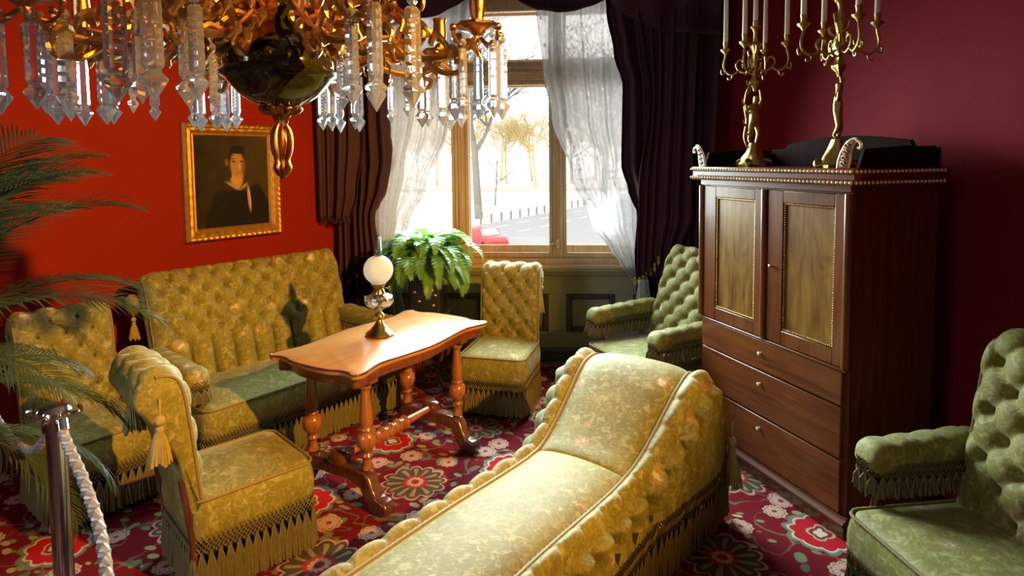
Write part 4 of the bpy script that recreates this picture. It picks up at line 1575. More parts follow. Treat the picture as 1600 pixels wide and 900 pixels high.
bracket(X0 + 0.005, -1)
bracket(X1 - 0.005, 1)
for x in (X0 - 0.01, X1 + 0.01):
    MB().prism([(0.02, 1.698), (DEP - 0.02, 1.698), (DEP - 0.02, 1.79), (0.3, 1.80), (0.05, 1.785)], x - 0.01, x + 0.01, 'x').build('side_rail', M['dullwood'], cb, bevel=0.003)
arch = [(X0, 1.698)] + [(X0 + 0.02, 1.80)] + [(-0.47, 1.80), (-0.44, 1.815)]
for k in range(13):
    t = k / 12
    arch.append((-0.43 + 0.80 * t, 1.83 + 0.035 * math.sin(PI * t)))
arch += [(0.39, 1.80), (X1 - 0.02, 1.80), (X1, 1.698)]
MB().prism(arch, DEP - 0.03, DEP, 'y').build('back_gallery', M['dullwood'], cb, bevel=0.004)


# ================================================================== CANDELABRA
def skin(name, verts, edges, rad, mat, parent, sub=2):
    me = bpy.data.meshes.new(name)
    me.from_pydata(verts, edges, [])
    o = bpy.data.objects.new(name, me)
    COL.objects.link(o)
    o.parent = parent
    o.modifiers.new('skin', 'SKIN')
    d = me.skin_vertices[0].data
    for i, r in enumerate(rad):
        r = r if isinstance(r, tuple) else (r, r)
        d[i].radius = r
        d[i].use_root = (i == 0)
    m = o.modifiers.new('sub', 'SUBSURF')
    m.levels = m.render_levels = sub
    me.materials.append(mat)
    return o


CANDLE = MB().lathe([(0.0125, 0), (0.0125, 0.02), (0.0115, 0.20), (0.010, 0.24), (0.005, 0.27), (0.0012, 0.275), (0.001, 0.285)], 12).mesh('candle', M['wax'])
cbm = Matrix.Translation((1.3495, 3.2015, 0)) @ Matrix.Rotation(R(-71.7), 4, 'Z')


def candelabrum(label, lx, ly, rz, flip, clabel, grp, s=1.0):
    p = cbm @ Vector((lx, ly, 1.698))
    th = thing('candelabrum', label, 'candelabrum', p, rz)
    th.scale = (s, s, s)
    G = M['oldgold']
    b = MB()
    rnd = random.Random(int(lx * 100) + 50)

    def rip(a, z):
        return 0.10 * math.sin(3 * a + 30 * z) + 0.07 * math.sin(7 * a - 50 * z)
    b.lathe([(0.075, 0), (0.078, 0.012), (0.062, 0.03), (0.056, 0.05), (0.040, 0.075), (0.030, 0.10), (0.024, 0.125), (0.001, 0.13)], 28, rip=rip)
    b.build('rocky_base', G, th)
    for k in range(4):
        a = k * PI / 2 + 0.5
        m = MB().tube(cr([(0.05 * math.cos(a), 0.05 * math.sin(a), 0.035), (0.085 * math.cos(a), 0.085 * math.sin(a), 0.03), (0.092 * math.cos(a + .15), 0.092 * math.sin(a + .15), 0.008),
                          (0.075 * math.cos(a + .3), 0.075 * math.sin(a + .3), 0.012)], 4), 0.010, 7)
        m.build('scroll_foot', G, th)
    f = flip
    # standing cherub holding up the branch
    V = [(0, 0, 0.235), (0.003 * f, 0, 0.275), (0.0, 0, 0.315), (0.004 * f, 0, 0.335), (0.008 * f, -0.004, 0.362), (0.010 * f, -0.006, 0.375),
         (0.016, 0, 0.225), (0.024, -0.006, 0.175), (0.016, 0.004, 0.125), (0.020, -0.012, 0.118),
         (-0.016, 0, 0.225), (-0.030, -0.010, 0.180), (-0.022, 0.012, 0.140), (-0.028, -0.004, 0.130),
         (0.026, 0, 0.318), (0.040, -0.004, 0.350), (0.034, -0.002, 0.392), (0.030, 0, 0.408),
         (-0.026, 0, 0.316), (-0.046, -0.004, 0.290), (-0.058, -0.010, 0.318), (-0.060, -0.010, 0.33)]
    Ed = [(0, 1), (1, 2), (2, 3), (3, 4), (4, 5), (0, 6), (6, 7), (7, 8), (8, 9), (0, 10), (10, 11), (11, 12), (12, 13), (2, 14), (14, 15), (15, 16), (16, 17), (2, 18), (18, 19), (19, 20), (20, 21)]
    rad = [0.021, 0.022, 0.021, 0.009, 0.019, 0.015, 0.016, 0.013, 0.008, 0.006, 0.016, 0.013, 0.008, 0.006, 0.010, 0.008, 0.006, 0.006, 0.010, 0.008, 0.006, 0.005]
    skin('cherub_figure', V, Ed, rad, G, th)
    # curling branch
    br = MB()
    pts = cr([(-0.03 * f, 0.01, 0.10), (-0.052 * f, 0.01, 0.16), (-0.040 * f, 0.008, 0.24), (-0.056 * f, 0.004, 0.32), (-0.045 * f, 0.0, 0.40), (-0.010 * f, 0, 0.45), (0.0, 0, 0.50)], 6)
    br.tube(pts, 0.006, 7)
    for k in range(6, len(pts) - 4, 4):
        q = pts[k]
        sgn = 1 if (k // 4) % 2 else -1
        br.tube(cr([tuple(q), (q.x + sgn * 0.014, q.y - 0.006, q.z + 0.014), (q.x + sgn * 0.022, q.y - 0.01, q.z + 0.032), (q.x + sgn * 0.014, q.y - 0.01, q.z + 0.038)], 3), [0.005] * 4 + [0.004] * 3 + [0.002] * 3, 6)
    br.build('curling_branch', G, th)
    st = MB()
    st.lathe([(0.006, 0.40), (0.012, 0.42), (0.026, 0.435), (0.030, 0.45), (0.016, 0.47), (0.012, 0.49), (0.020, 0.51), (0.030, 0.535), (0.022, 0.56), (0.012, 0.59), (0.020, 0.62), (0.026, 0.64),
              (0.012, 0.66), (0.009, 0.70), (0.016, 0.72), (0.026, 0.728), (0.026, 0.734), (0.013, 0.738), (0.014, 0.765), (0.001, 0.765)], 16, rip=lambda a, z: 0.16 * math.cos(5 * a + 20 * z) if z < 0.68 else 0)
    for k in range(10):
        a = k * 2.4
        z = 0.47 + 0.018 * k
        st.tube(cr([(0.012 * math.cos(a), 0.012 * math.sin(a), z), (0.036 * math.cos(a), 0.036 * math.sin(a), z + 0.012), (0.044 * math.cos(a), 0.044 * math.sin(a), z + 0.036),
                    (0.030 * math.cos(a), 0.030 * math.sin(a), z + 0.044)], 3), [0.005] * 4 + [0.006] * 3 + [0.003] * 3, 6)
    st.build('stem', G, th)
    cups = [(0, 0, 0.765, 0)]
    for k in range(4):
        a = k * PI / 2 + 0.62
        ca, sa = math.cos(a), math.sin(a)
        ar = MB()

        def pp(r, z, w=0.0):
            return (r * ca - w * sa, r * sa + w * ca, z)
        ar.tube(cr([pp(0.012, 0.52), pp(0.05, 0.50), pp(0.085, 0.515), pp(0.10, 0.545), pp(0.085, 0.57), pp(0.062, 0.56), pp(0.064, 0.54)], 5), 0.0055, 7)
        ar.tube(cr([pp(0.085, 0.515), pp(0.12, 0.495), pp(0.155, 0.515), pp(0.168, 0.55), pp(0.160, 0.59), pp(0.158, 0.61)], 5), 0.006, 7)
        ar.tube(cr([pp(0.155, 0.515), pp(0.175, 0.50), pp(0.182, 0.52), pp(0.176, 0.53)], 4), 0.004, 6)
        ar.tube(cr([pp(0.12, 0.497), pp(0.125, 0.475), pp(0.14, 0.47), pp(0.145, 0.482)], 4), 0.004, 6)
        ao = ar.build('arm', G, th)
        MB().lathe([(0.006, 0.605), (0.012, 0.615), (0.026, 0.628), (0.028, 0.634), (0.013, 0.638), (0.011, 0.65), (0.015, 0.672), (0.001, 0.672)], 14, pp(0.158, 0.0)).build('candle_cup', G, ao)
        cups.append((0.158 * ca, 0.158 * sa, 0.672, 0))
    R3 = Matrix.Translation(p) @ Matrix.Rotation(rz, 4, 'Z') @ Matrix.Diagonal((s, s, s, 1))
    ordered = sorted(cups[1:], key=lambda c: (lambda q: q.x / q.y)(R3 @ Vector(c[:3])))
    names = {tuple(cups[0]): 'raised centre'}
    for c, w in zip(ordered, ('leftmost', 'second from left outer', 'second from right outer', 'rightmost')):
        names[tuple(c)] = w
    for c in cups:
        o = bpy.data.objects.new('taper_candle', CANDLE)
        COL.objects.link(o)
        o.location = R3 @ Vector((c[0], c[1], c[2]))
        o.scale = (s, s, s * 1.05)
        tag(o, names[tuple(c)] + ' ' + clabel, 'candle', grp)


candelabrum('gilt cherub candelabrum on the cabinet nearer the window', -0.42, 0.24, 0.25, 1, 'cream candle of the candelabrum nearer the window', 'candles nearer the window', 1.12)
candelabrum('gilt cherub candelabrum on the cabinet above its right bracket', 0.21, 0.22, 0.9, -1, 'cream candle of the candelabrum above the right bracket',
            'candles above the right bracket', 1.12)

# ================================================================== PORTRAIT
pz0, pz1, pa, pb = 1.196, 2.034, 0.375, 1.115
pc = LA + LU * ((pa + pb) / 2)
po = thing('framed_portrait', 'gilt framed oil portrait of a dark dressed sitter above the settee', 'painting', (pc.x, pc.y, pz0), face(0.809, -0.588))
pw, ph = pb - pa, pz1 - pz0
lean_m = Matrix.Rotation(R(2.0), 4, 'X')
fo = bpy.data.objects.new('frame', None)
COL.objects.link(fo)
fo.parent = po
prof = [(0.0, 0.0), (0.0, -0.045), (0.012, -0.062), (0.026, -0.058), (0.034, -0.046), (0.050, -0.050), (0.062, -0.040), (0.072, -0.030), (0.080, -0.034), (0.088, -0.024), (0.088, 0.0)]


def rail(x0, z0, x1, z1):
    d = Vector((x1 - x0, 0, z1 - z0))
    L_ = d.length
    d.normalize()
    inn = Vector((-d.z, 0, d.x))
    mb = MB()
    N = 60
    rr = []
    for k in range(N + 1):
        ring = []
        for i, (o_, y_) in enumerate(prof):
            t0, t1 = o_, L_ - o_
            t = t0 + (t1 - t0) * k / N
            yy = y_ - (0.004 * math.sin(t * 150) if i in (2, 3) else 0) - (0.003 * math.sin(t * 90 + 1) if i in (5,) else 0)
            q = Vector((x0, 0, z0)) + d * t + inn * o_
            ring.append((q.x, yy, q.z))
        rr.append(ring)
    mb.rings(rr, True, True)
    return mb.build('frame_rail', M['frame'], fo, smooth=30)


M['frame'] = plain('aged_gold_leaf', (0.52, 0.29, 0.065), 0.42, 0.75, 0.45, 26, 0.5)
h2 = pw / 2
for q in ((-h2, 0, h2, 0), (h2, 0, h2, ph), (h2, ph, -h2, ph), (-h2, ph, -h2, 0)):
    rail(*q)


def mk_portrait():
    t = NT('oil_portrait')
    v = t.coord()
    sp = t.n('ShaderNodeSeparateXYZ')
    t.link(v, sp.inputs[0])
    x = t.m('DIVIDE', sp.outputs[0], (pw - 0.17) / 2)
    z = t.m('DIVIDE', t.m('SUBTRACT', sp.outputs[2], ph / 2), (ph - 0.17) / 2)
    n = t.noise(v, 9, 4)
    c = t.mix(t.m('ADD', t.m('MULTIPLY', x, 0.35), t.m('MULTIPLY', n, 0.9), clamp=True), (0.012, 0.009, 0.005), (0.060, 0.042, 0.018))

    def ell(cx, cz, rx, rz, rot=0.0, soft=0.12):
        dx, dz = t.m('SUBTRACT', x, cx), t.m('SUBTRACT', z, cz)
        cs, sn = math.cos(rot), math.sin(rot)
        a = t.m('DIVIDE', t.m('ADD', t.m('MULTIPLY', dx, cs), t.m('MULTIPLY', dz, sn)), rx)
        b_ = t.m('DIVIDE', t.m('SUBTRACT', t.m('MULTIPLY', dz, cs), t.m('MULTIPLY', dx, sn)), rz)
        d = t.m('SQRT', t.m('ADD', t.m('MULTIPLY', a, a), t.m('MULTIPLY', b_, b_)))
        return t.m('DIVIDE', t.m('SUBTRACT', 1.0, d), soft, clamp=True)

    def lay(c, m, col, k=1.0):
        return t.mix(t.m('MULTIPLY', m, k) if k != 1 else m, c, col)
    dress = (0.010, 0.008, 0.012)
    skinc, shade = (0.34, 0.19, 0.075), (0.15, 0.07, 0.025)
    c = lay(c, ell(0.10, -0.95, 0.92, 0.80, 0, 0.1), dress)
    c = lay(c, ell(0.72, -0.62, 0.30, 0.62, 0.25, 0.2), dress)
    c = lay(c, ell(-0.30, -0.45, 0.34, 0.30, -0.5, 0.3), dress)
    c = lay(c, ell(0.13, 0.48, 0.27, 0.33, 0, 0.3), (0.012, 0.009, 0.006))      # hair
    c = lay(c, ell(-0.16, 0.42, 0.06, 0.08), shade)                              # ear
    c = lay(c, ell(0.12, 0.10, 0.17, 0.30, -0.1), (0.42, 0.24, 0.10))            # neck
    c = lay(c, ell(0.12, 0.37, 0.215, 0.33, -0.05, 0.3), skinc)                 # face
    c = lay(c, ell(0.30, 0.28, 0.10, 0.32, -0.1, 0.8), shade, 0.8)               # turned-away cheek
    c = lay(c, ell(0.13, 0.70, 0.24, 0.11, 0, 0.3), (0.014, 0.010, 0.007))       # hairline
    c = lay(c, ell(0.03, 0.44, 0.075, 0.035, 0, 0.6), (0.06, 0.03, 0.015))
    c = lay(c, ell(0.25, 0.44, 0.06, 0.035, 0, 0.6), (0.06, 0.03, 0.015))
    c = lay(c, ell(0.02, 0.50, 0.09, 0.018, 0.1, 0.7), (0.10, 0.05, 0.02))
    c = lay(c, ell(0.19, 0.32, 0.030, 0.11, 0.1, 0.9), (0.60, 0.40, 0.20), 0.8)
    c = lay(c, ell(0.14, 0.18, 0.075, 0.020, 0, 0.6), (0.34, 0.10, 0.05))
    c = lay(c, ell(0.0, -0.10, 0.27, 0.055, -0.45, 0.6), (0.30, 0.24, 0.12))     # collar
    c = lay(c, ell(0.30, -0.11, 0.15, 0.05, 0.6, 0.6), (0.28, 0.23, 0.12))
    c = lay(c, ell(0.05, 0.0, 0.16, 0.09, -0.4, 0.4), (0.44, 0.26, 0.11))
    c = lay(c, ell(0.43, -0.40, 0.055, 0.34, 0.10, 0.5), (0.52, 0.40, 0.33))     # ribbon
    c = lay(c, ell(0.42, -0.40, 0.02, 0.30, 0.10, 0.6), (0.38, 0.16, 0.13))
    t.set(Base_Color=c, Roughness=0.5, Specular_IOR_Level=0.15)
    t.bump(t.noise(v, 120, 3), 0.2, 0.002)
    return t.mat


MB().box(-h2 + 0.08, h2 - 0.08, -0.022, -0.004, 0.08, ph - 0.08).build('canvas', mk_portrait(), po, smooth=0)

# ================================================================== CHANDELIER
cd = thing('chandelier', 'gilt bronze chandelier with dark oil font and hanging crystal prisms', 'chandelier', (-0.54, 1.45, 0))
MB().lathe([(0.001, 1.868), (0.018, 1.87), (0.030, 1.877), (0.052, 1.884), (0.085, 1.905), (0.108, 1.93), (0.118, 1.944), (0.128, 1.950), (0.131, 1.958), (0.122, 1.968), (0.123, 1.985), (0.112, 2.005), (0.090, 2.03),
            (0.060, 2.055), (0.045, 2.08), (0.055, 2.10), (0.060, 2.12)], 48).build('oil_font', M['font'], cd)
MB().lathe([(0.060, 2.12), (0.09, 2.13), (0.10, 2.16), (0.07, 2.20), (0.04, 2.25), (0.03, 2.6), (0.05, 2.65), (0.03, 2.7), (0.02, 3.2), (0.07, 3.27), (0.10, 3.35)], 24).build('stem', M['gilt'], cd)
fi = MB()
fi.lathe([(0.030, 1.884), (0.036, 1.878), (0.030, 1.870), (0.020, 1.862), (0.015, 1.85), (0.011, 1.83), (0.016, 1.81), (0.018, 1.79), (0.013, 1.765), (0.015, 1.75), (0.010, 1.73), (0.006, 1.715), (0.001, 1.71)], 24,
         rip=lambda a, z: 0.18 * math.cos(5 * a + 40 * z))
for k in range(8):
    a = k * PI / 4
    ca, sa = math.cos(a), math.sin(a)
    fi.tube(cr([(0.02 * ca, 0.02 * sa, 1.865), (0.040 * ca, 0.040 * sa, 1.868), (0.048 * ca, 0.048 * sa, 1.874), (0.045 * ca, 0.045 * sa, 1.880)], 4), [0.006] * 6 + [0.005] * 4 + [0.003] * 3, 6)
for k in range(9):
    a = k * PI / 4.5 + 0.3
    ca, sa = math.cos(a), math.sin(a)
    fi.tube(cr([(0.010 * ca, 0.010 * sa, 1.84), (0.021 * ca, 0.021 * sa, 1.82), (0.022 * ca, 0.022 * sa, 1.785), (0.014 * ca, 0.014 * sa, 1.755), (0.018 * ca, 0.018 * sa, 1.738), (0.008 * ca, 0.008 * sa, 1.72)], 4), 0.004, 6)
fi.build('finial', M['bronze'], cd, label='leafy bronze pendant finial')


def rosette_mesh():
    mb = MB()
    for ring, (n, r, tilt, s) in enumerate(((6, 0.045, 0.25, 1.0), (5, 0.026, 0.7, 0.7), (4, 0.012, 1.1, 0.45))):
        for k in range(n):
            a = 2 * PI * k / n + ring * 0.5

            def fn(u, v):
                w = 0.034 * s * math.sin(PI * (0.12 + 0.82 * v)) ** 0.6
                x = r * 0.35 + 0.055 * s * v * math.cos(tilt)
                z = 0.055 * s * v * math.sin(tilt) + 0.012 * (2 * u - 1) ** 2 + 0.006 * math.sin(9 * u) * v
                y = (2 * u - 1) * w
                return (x * math.cos(a) - y * math.sin(a), x * math.sin(a) + y * math.cos(a), z + 0.006 * ring)
            mb.grid(fn, 6, 6)
    mb.ball((0, 0, 0.02), 0.012, 8, 6)
    return mb.mesh('rosette', M['gilt'], 180)


ROS = rosette_mesh()


def prism_mesh(L_, w):
    """cut glass spear: notched three-sided bar ending in a faceted arrowhead"""
    mb = MB()
    n = 6

    def ring(r, z, fl=0.72):
        return [(r * math.cos(2 * PI * k / n), r * fl * math.sin(2 * PI * k / n), z) for k in range(n)]
    hd = w * 2.0
    rr = [ring(w * 0.45, 0), ring(w * 0.75, -0.006)]
    m = 12
    for k in range(m + 1):
        t = k / m
        z = -0.010 - (L_ - hd - 0.022) * t
        rr.append(ring(w * (0.78 + 0.06 * t) * (1.0 if k % 2 else 0.93), z))
    zb = -(L_ - hd)
    rr += [ring(w * 0.55, zb + 0.006, 0.7), ring(w * 0.62, zb + 0.002, 0.8), ring(w * 1.05, zb - w * 0.35, 0.85), ring(w * 0.98, zb - w * 0.55, 0.85), ring(0.0006, -L_)]
    mb.rings(rr, True, True)
    mb.ball((0, 0, 0.012), w * 0.5, 7, 5)
    mb.tube([(0, 0, 0.0), (0, 0, 0.032)], 0.0008, 4)
    return mb.mesh('prism', M['crystal'], 0)


PR = [prism_mesh(0.175, 0.0205), prism_mesh(0.152, 0.0185), prism_mesh(0.10, 0.0125)]


def arm_mesh():
    mb = MB()
    mb.tube(cr([(0.08, 0, 2.11), (0.14, 0, 2.06), (0.20, 0, 2.02), (0.27, 0, 1.995), (0.34, 0, 1.985), (0.41, 0, 1.995), (0.455, 0, 2.02), (0.465, 0, 2.045)], 5), 0.0085, 8)
    mb.tube(cr([(0.20, 0, 2.02), (0.24, 0, 2.06), (0.30, 0, 2.075), (0.34, 0, 2.05), (0.325, 0, 2.02), (0.295, 0, 2.025), (0.30, 0, 2.045)], 5), 0.009, 7)
    mb.tube(cr([(0.12, 0, 2.075), (0.15, 0, 2.12), (0.20, 0, 2.13), (0.225, 0, 2.10), (0.205, 0, 2.075), (0.185, 0, 2.09)], 5), 0.009, 7)
    mb.tube(cr([(0.34, 0, 1.985), (0.38, 0, 1.955), (0.42, 0, 1.955), (0.43, 0, 1.975), (0.41, 0, 1.98)], 5), 0.007, 7)
    mb.tube(cr([(0.14, 0, 2.06), (0.15, 0, 2.01), (0.18, 0, 1.975), (0.21, 0, 1.985), (0.20, 0, 2.0)], 5), 0.008, 7)
    for k in range(9):          # acanthus leaves clothing the scroll
        t = 0.13 + 0.038 * k
        for s in (-1, 1):
            z = 2.0 + 0.03 * math.cos(k * 1.3)
            mb.tube(cr([(t, 0, z + 0.02), (t + 0.012, s * 0.026, z + 0.035), (t + 0.03, s * 0.036, z + 0.02), (t + 0.036, s * 0.028, z)], 3), [0.009] * 4 + [0.008] * 3 + [0.003] * 3, 6)
    return mb.mesh('arm', M['gilt'])


def pan_mesh():
    mb = MB()
    mb.lathe([(0.008, 2.035), (0.020, 2.045), (0.040, 2.050), (0.048, 2.058), (0.046, 2.064), (0.020, 2.060), (0.014, 2.075), (0.018, 2.09), (0.019, 2.11), (0.017, 2.14), (0.020, 2.15), (0.001, 2.15)], 24,
             (0.465, 0, 0), rip=lambda a, z: 0.06 * math.cos(8 * a) if z < 2.07 else 0)
    for k in range(4):
        a = k * PI / 2 + PI / 4
        ca, sa = math.cos(a), math.sin(a)
        mb.tube(cr([(0.465 + 0.012 * ca, 0.012 * sa, 2.03), (0.465 + 0.04 * ca, 0.04 * sa, 2.01), (0.465 + 0.066 * ca, 0.066 * sa, 2.02), (0.465 + 0.070 * ca, 0.070 * sa, 2.042)], 4), 0.0042, 6)
        mb.ball((0.465 + 0.070 * ca, 0.070 * sa, 2.046), 0.009, 8, 6)
    return mb.mesh('drip_pan', M['bronze'])


ARM, PAN = arm_mesh(), pan_mesh()
rp = random.Random(12)
for k in range(8):
    a = R(-47 + 45 * k)
    arm = inst('arm', ARM, cd, Matrix.Rotation(a, 4, 'Z'))
    inst('drip_pan', PAN, arm)
    for j in range(5):
        b_ = 2 * PI * j / 5 + 0.4
        me = PR[0] if j % 2 == 0 else PR[1]
        inst('prism', me, arm, Matrix.Translation((0.465 + 0.058 * math.cos(b_), 0.058 * math.sin(b_), 2.018 if j % 2 == 0 else 2.0)) @ Matrix.Rotation(rp.uniform(0, 3), 4, 'Z'))
    inst('prism', PR[2], arm, Matrix.Translation((0.30, 0.0, 1.952)) @ Matrix.Rotation(rp.uniform(0, 3), 4, 'Z'))
for k in range(4):
    a = R(-98 + 90 * k)
    inst('rosette', ROS, cd, Matrix.Translation((0.10 * math.cos(a), 0.10 * math.sin(a), 2.055)) @ Matrix.Rotation(a, 4, 'Z') @ Matrix.Rotation(R(72), 4, 'Y'))


# ================================================================== PLANTS
def frond_mesh(name, mat, L_, elev, droop, nleaf, leaf, ang, hang, width, seed, seg=3):
    rnd = random.Random(seed)
    mb = MB()
    pts = []
    p = Vector((0, 0, 0))
    e = elev
    N = 16
    for k in range(N + 1):
        pts.append(p.copy())
        p = p + Vector((math.cos(e), 0, math.sin(e))) * L_ / N
        e -= droop / N * (0.5 + k / N)
    mb.tube(pts, [0.006 * (1 - 0.85 * k / N) * L_ for k in range(N + 1)], 5)
    for k in range(nleaf):
        t = 0.16 + 0.83 * k / nleaf
        f = t * N
        i = min(int(f), N - 1)
        q = pts[i].lerp(pts[i + 1], f - i)
        tg = (pts[i + 1] - pts[i]).normalized()
        up = Vector((-tg.z, 0, tg.x))
        l = leaf * (math.sin(PI * (0.10 + 0.88 * t)) ** 0.7) * rnd.uniform(0.88, 1.08)
        for s in (-1, 1):
            a = ang * (1 - 0.45 * t)
            d = (tg * math.cos(a) + Vector((0, s, 0)) * math.sin(a) + up * 0.18).normalized()
            vv = []
            cpos = q.copy()
            wdir = tg
            for j in range(seg + 1):
                w = width * (1 - (j / seg) ** 2) * (1 if j else 0.5) * (0.5 + 0.5 * math.sin(PI * t) ** 0.5)
                if j == seg:
                    vv.append(tuple(cpos))
                else:
                    vv.append(tuple(cpos - wdir * w))
                    vv.append(tuple(cpos + wdir * w))
                cpos = cpos + d * l / seg
                d = (d + Vector((0, 0, -hang * rnd.uniform(0.7, 1.2)))).normalized()
            ff = [(2 * j, 2 * j + 1, 2 * j + 3, 2 * j + 2) for j in range(seg - 1)] + [(2 * seg - 2, 2 * seg - 1, 2 * seg)]
            mb.add(vv, ff)
    return mb.mesh(name, mat, 180)


# palm at the left edge
pm = thing('potted_palm', 'dark green feathery palm at the left edge of the photo', 'plant', (-2.22, 2.15, 0))
MB().lathe([(0.001, 0), (0.13, 0), (0.15, 0.03), (0.18, 0.30), (0.19, 0.31), (0.19, 0.34), (0.17, 0.34), (0.165, 0.31), (0.001, 0.30)], 24).build('pot', M['terracotta'], pm)
MB().tube([(0, 0, 0.28), (0.02, 0.01, 0.6), (0.0, 0.02, 0.9), (0.01, 0, 1.12)], [0.04, 0.03, 0.03, 0.02], 10).build('trunk', M['bark'], pm)
pf = [frond_mesh('palm_frond', M['palm'], 1.0, 1.0, 1.5, 44, 0.34, 1.0, 0.24, 0.008, 1),
      frond_mesh('palm_frond', M['palm'], 0.95, 0.75, 1.5, 42, 0.30, 0.95, 0.30, 0.008, 2),
      frond_mesh('palm_frond', M['palm'], 0.8, 0.4, 1.3, 38, 0.28, 0.9, 0.34, 0.008, 3)]
rq = random.Random(31)
for k, (az, v, el, z) in enumerate(((-12, 0, 0.42, 1.16), (14, 1, 0.5, 1.16), (30, 0, 0.32, 1.14), (5, 0, 0.25, 1.12), (38, 0, 0.05, 1.12), (-25, 0, 0.12, 1.12), (70, 0, 0.2, 1.12), (-60, 1, 0.1, 1.12), (110, 0, 0.15, 1.12), (160, 1, 0.2, 1.12), (-140, 1, 0.1, 1.12), (-100, 0, 0.2, 1.12),
                                    (18, 1, -0.12, 1.05), (-8, 2, 0.0, 1.0), (52, 1, -0.1, 1.05), (-42, 2, -0.05, 1.0), (25, 2, -0.25, 0.92), (0, 2, -0.45, 0.82), (75, 2, -0.2, 0.95), (-75, 2, -0.2, 0.9), (40, 2, -0.5, 0.78), (130, 2, -.2, .9), (200, 2, -.2, .9))):
    inst('frond', pf[v], pm, Matrix.Translation((0, 0, z)) @ Matrix.Rotation(R(az), 4, 'Z') @ Matrix.Rotation(-el, 4, 'Y') @ Matrix.Rotation(rq.uniform(-0.3, 0.3), 4, 'X'))

# fern in front of the window
ps = thing('plant_stand', 'dark carved wooden plant stand below the fern by the window', 'plant stand', (-0.66, 4.74, 0), R(-8))
MB().box(-0.15, 0.15, -0.15, 0.15, 0.52, 0.56).build('shelf', M['black'], ps, bevel=0.006)
MB().box(-0.13, 0.13, -0.13, 0.13, 0.44, 0.52).build('apron', M['black'], ps, bevel=0.004)
for sx in (-1, 1):
    for sy in (-1, 1):
        MB().tube(cr([(sx * 0.12, sy * 0.12, 0.52), (sx * 0.16, sy * 0.16, 0.44), (sx * 0.135, sy * 0.135, 0.28), (sx * 0.10, sy * 0.10, 0.12), (sx * 0.15, sy * 0.15, 0.03), (sx * 0.18, sy * 0.18, 0.032)], 6), 0.016, 8).build('leg', M['darkwood'], ps)
fp = thing('potted_fern', 'lush green fern in a dark square planter before the window', 'plant', (-0.66, 4.74, 0.56), R(-8))
MB().prism(rrect(0.25, 0.25, 0.02), 0.0, 0.30).build('planter', M['black'], fp, bevel=0.006)
for k, (x, z) in enumerate(((-0.04, 0.12), (0.03, 0.16), (0.07, 0.09), (0.085, 0.17), (0.06, 0.21), (-0.075, 0.19))):
    MB().ball((x, -0.128, z), 0.017, 9, 6, (1, 0.4, 1)).build('carved_flower', M['brass'], fp)
ff_ = [frond_mesh('fern_frond', M['fern'], 0.50, 1.25, 3.0, 34, 0.085, 1.25, 0.12, 0.012, 5, 2),
       frond_mesh('fern_frond', M['fern'], 0.50, 0.85, 2.7, 34, 0.082, 1.25, 0.12, 0.012, 6, 2),
       frond_mesh('fern_frond', M['fern'], 0.44, 0.4, 2.4, 30, 0.078, 1.25, 0.14, 0.012, 7, 2),
       frond_mesh('fern_frond', M['fern'], 0.38, 1.4, 2.2, 30, 0.076, 1.25, 0.10, 0.012, 8, 2)]
for k in range(120):
    v = (0, 1, 2, 0, 1, 2, 3)[k % 7]
    az = k * 137.5
    inst('frond', ff_[v], fp, Matrix.Translation((rq.uniform(-0.07, 0.07), rq.uniform(-0.08, 0.08), 0.33 + rq.uniform(0, 0.10))) @ Matrix.Rotation(R(az), 4, 'Z')
         @ Matrix.Rotation(rq.uniform(-0.2, 0.15), 4, 'Y') @ Matrix.Rotation(rq.uniform(-0.3, 0.3), 4, 'X') @ Matrix.Scale(rq.uniform(0.82, 1.12), 4))


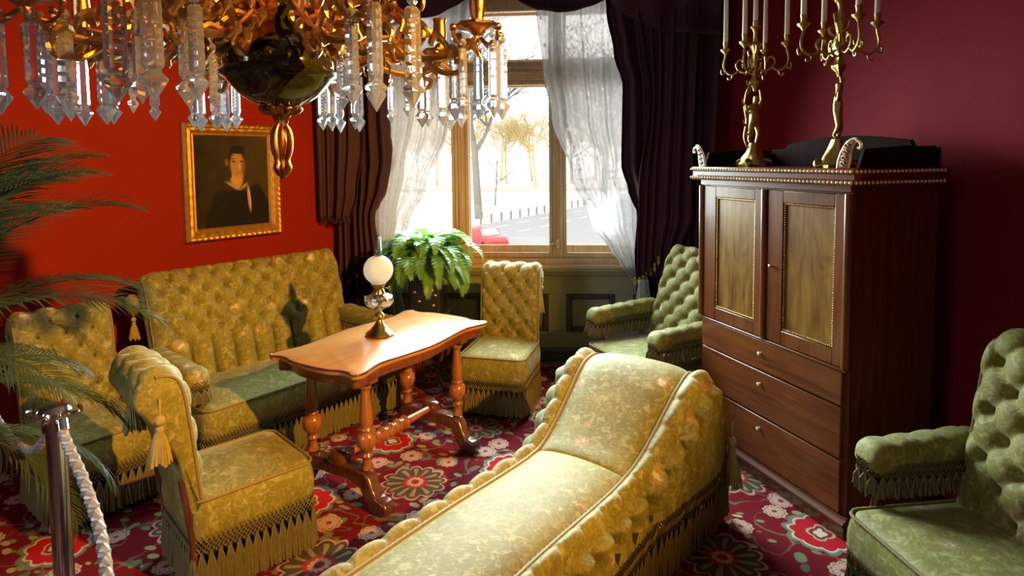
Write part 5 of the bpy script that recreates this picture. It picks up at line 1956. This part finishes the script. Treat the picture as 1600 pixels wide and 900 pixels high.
# ================================================================== ROPE BARRIER
def stanchion(label, x, y):
    th = thing('rope_post', label, 'stanchion', (x, y, 0), 0.3, 'rope barrier posts')
    MB().lathe([(0.001, 0), (0.15, 0), (0.152, 0.012), (0.13, 0.025), (0.05, 0.035), (0.032, 0.05), (0.001, 0.05)], 28).build('base', M['chrome'], th)
    MB().lathe([(0.028, 0.03), (0.028, 0.92)], 24).build('post', M['chrome'], th)
    MB().lathe([(0.030, 0.915), (0.036, 0.92), (0.036, 0.945), (0.030, 0.95), (0.032, 0.965), (0.044, 0.972), (0.047, 0.982), (0.040, 0.995), (0.018, 1.004), (0.001, 1.005)], 28).build('cap', M['chrome'], th)
    for k in range(4):
        a = k * PI / 2
        hk = MB().tube(cr([(0.03 * math.cos(a), 0.03 * math.sin(a), 0.972), (0.052 * math.cos(a), 0.052 * math.sin(a), 0.968), (0.070 * math.cos(a), 0.070 * math.sin(a), 0.972), (0.072 * math.cos(a), 0.072 * math.sin(a), 0.984),
                    (0.062 * math.cos(a), 0.062 * math.sin(a), 0.988)], 4), 0.006, 8)
        hk.build('hook', M['chrome'], th)
    return th


def rope(label, pts, r=0.017):
    P = resample(cr(pts, 14), 0.012)
    th = thing('barrier_rope', label, 'rope', tuple(P[0]), 0, 'barrier ropes')
    n = len(P)
    base = Vector(P[0])
    for k in range(3):
        path = []
        for i, p in enumerate(P):
            t = (P[min(i + 1, n - 1)] - P[max(i - 1, 0)]).normalized()
            s = t.cross(Vector((0.2, 0.1, 1))).normalized()
            u = s.cross(t)
            a = 2 * PI * (i * 0.012 / 0.05 + k / 3)
            path.append(tuple(p - base + (s * math.cos(a) + u * math.sin(a)) * r * 0.52))
        MB().tube(path, r * 0.62, 7).build('strand', M['ropecord'], th)
    for e, q in ((P[0], P[3]), (P[-1], P[-4])):
        MB().tube([tuple(e - base), tuple(q - base)], r * 1.25, 12).build('end_cap', M['chrome'], th)
    return th


M['ropecord'] = plain('silver_grey_cord', (0.30, 0.30, 0.32), 0.45, 0.3, 0.25, 120)
SX, SY = -1.442, 1.883
stanchion('polished chrome rope post at the lower left before the palm', SX, SY)
rope('silver rope running from the chrome post toward the viewer', [(SX + 0.05, SY - 0.04, 0.965), (SX + 0.09, SY - 0.08, 0.92), (-1.20, 1.665, 0.85), (-1.03, 1.48, 0.77), (-0.80, 1.14, 0.70), (-0.55, 0.65, 0.74), (-0.40, 0.25, 0.95)], 0.0145)
rope('pale rope sagging from the chrome post behind the palm', [(SX - 0.05, SY + 0.045, 0.965), (SX - 0.10, SY + 0.10, 0.87), (-1.72, 2.12, 0.74), (-2.05, 2.40, 0.70), (-2.45, 2.74, 0.80), (-2.72, 2.97, 0.965)], 0.014)
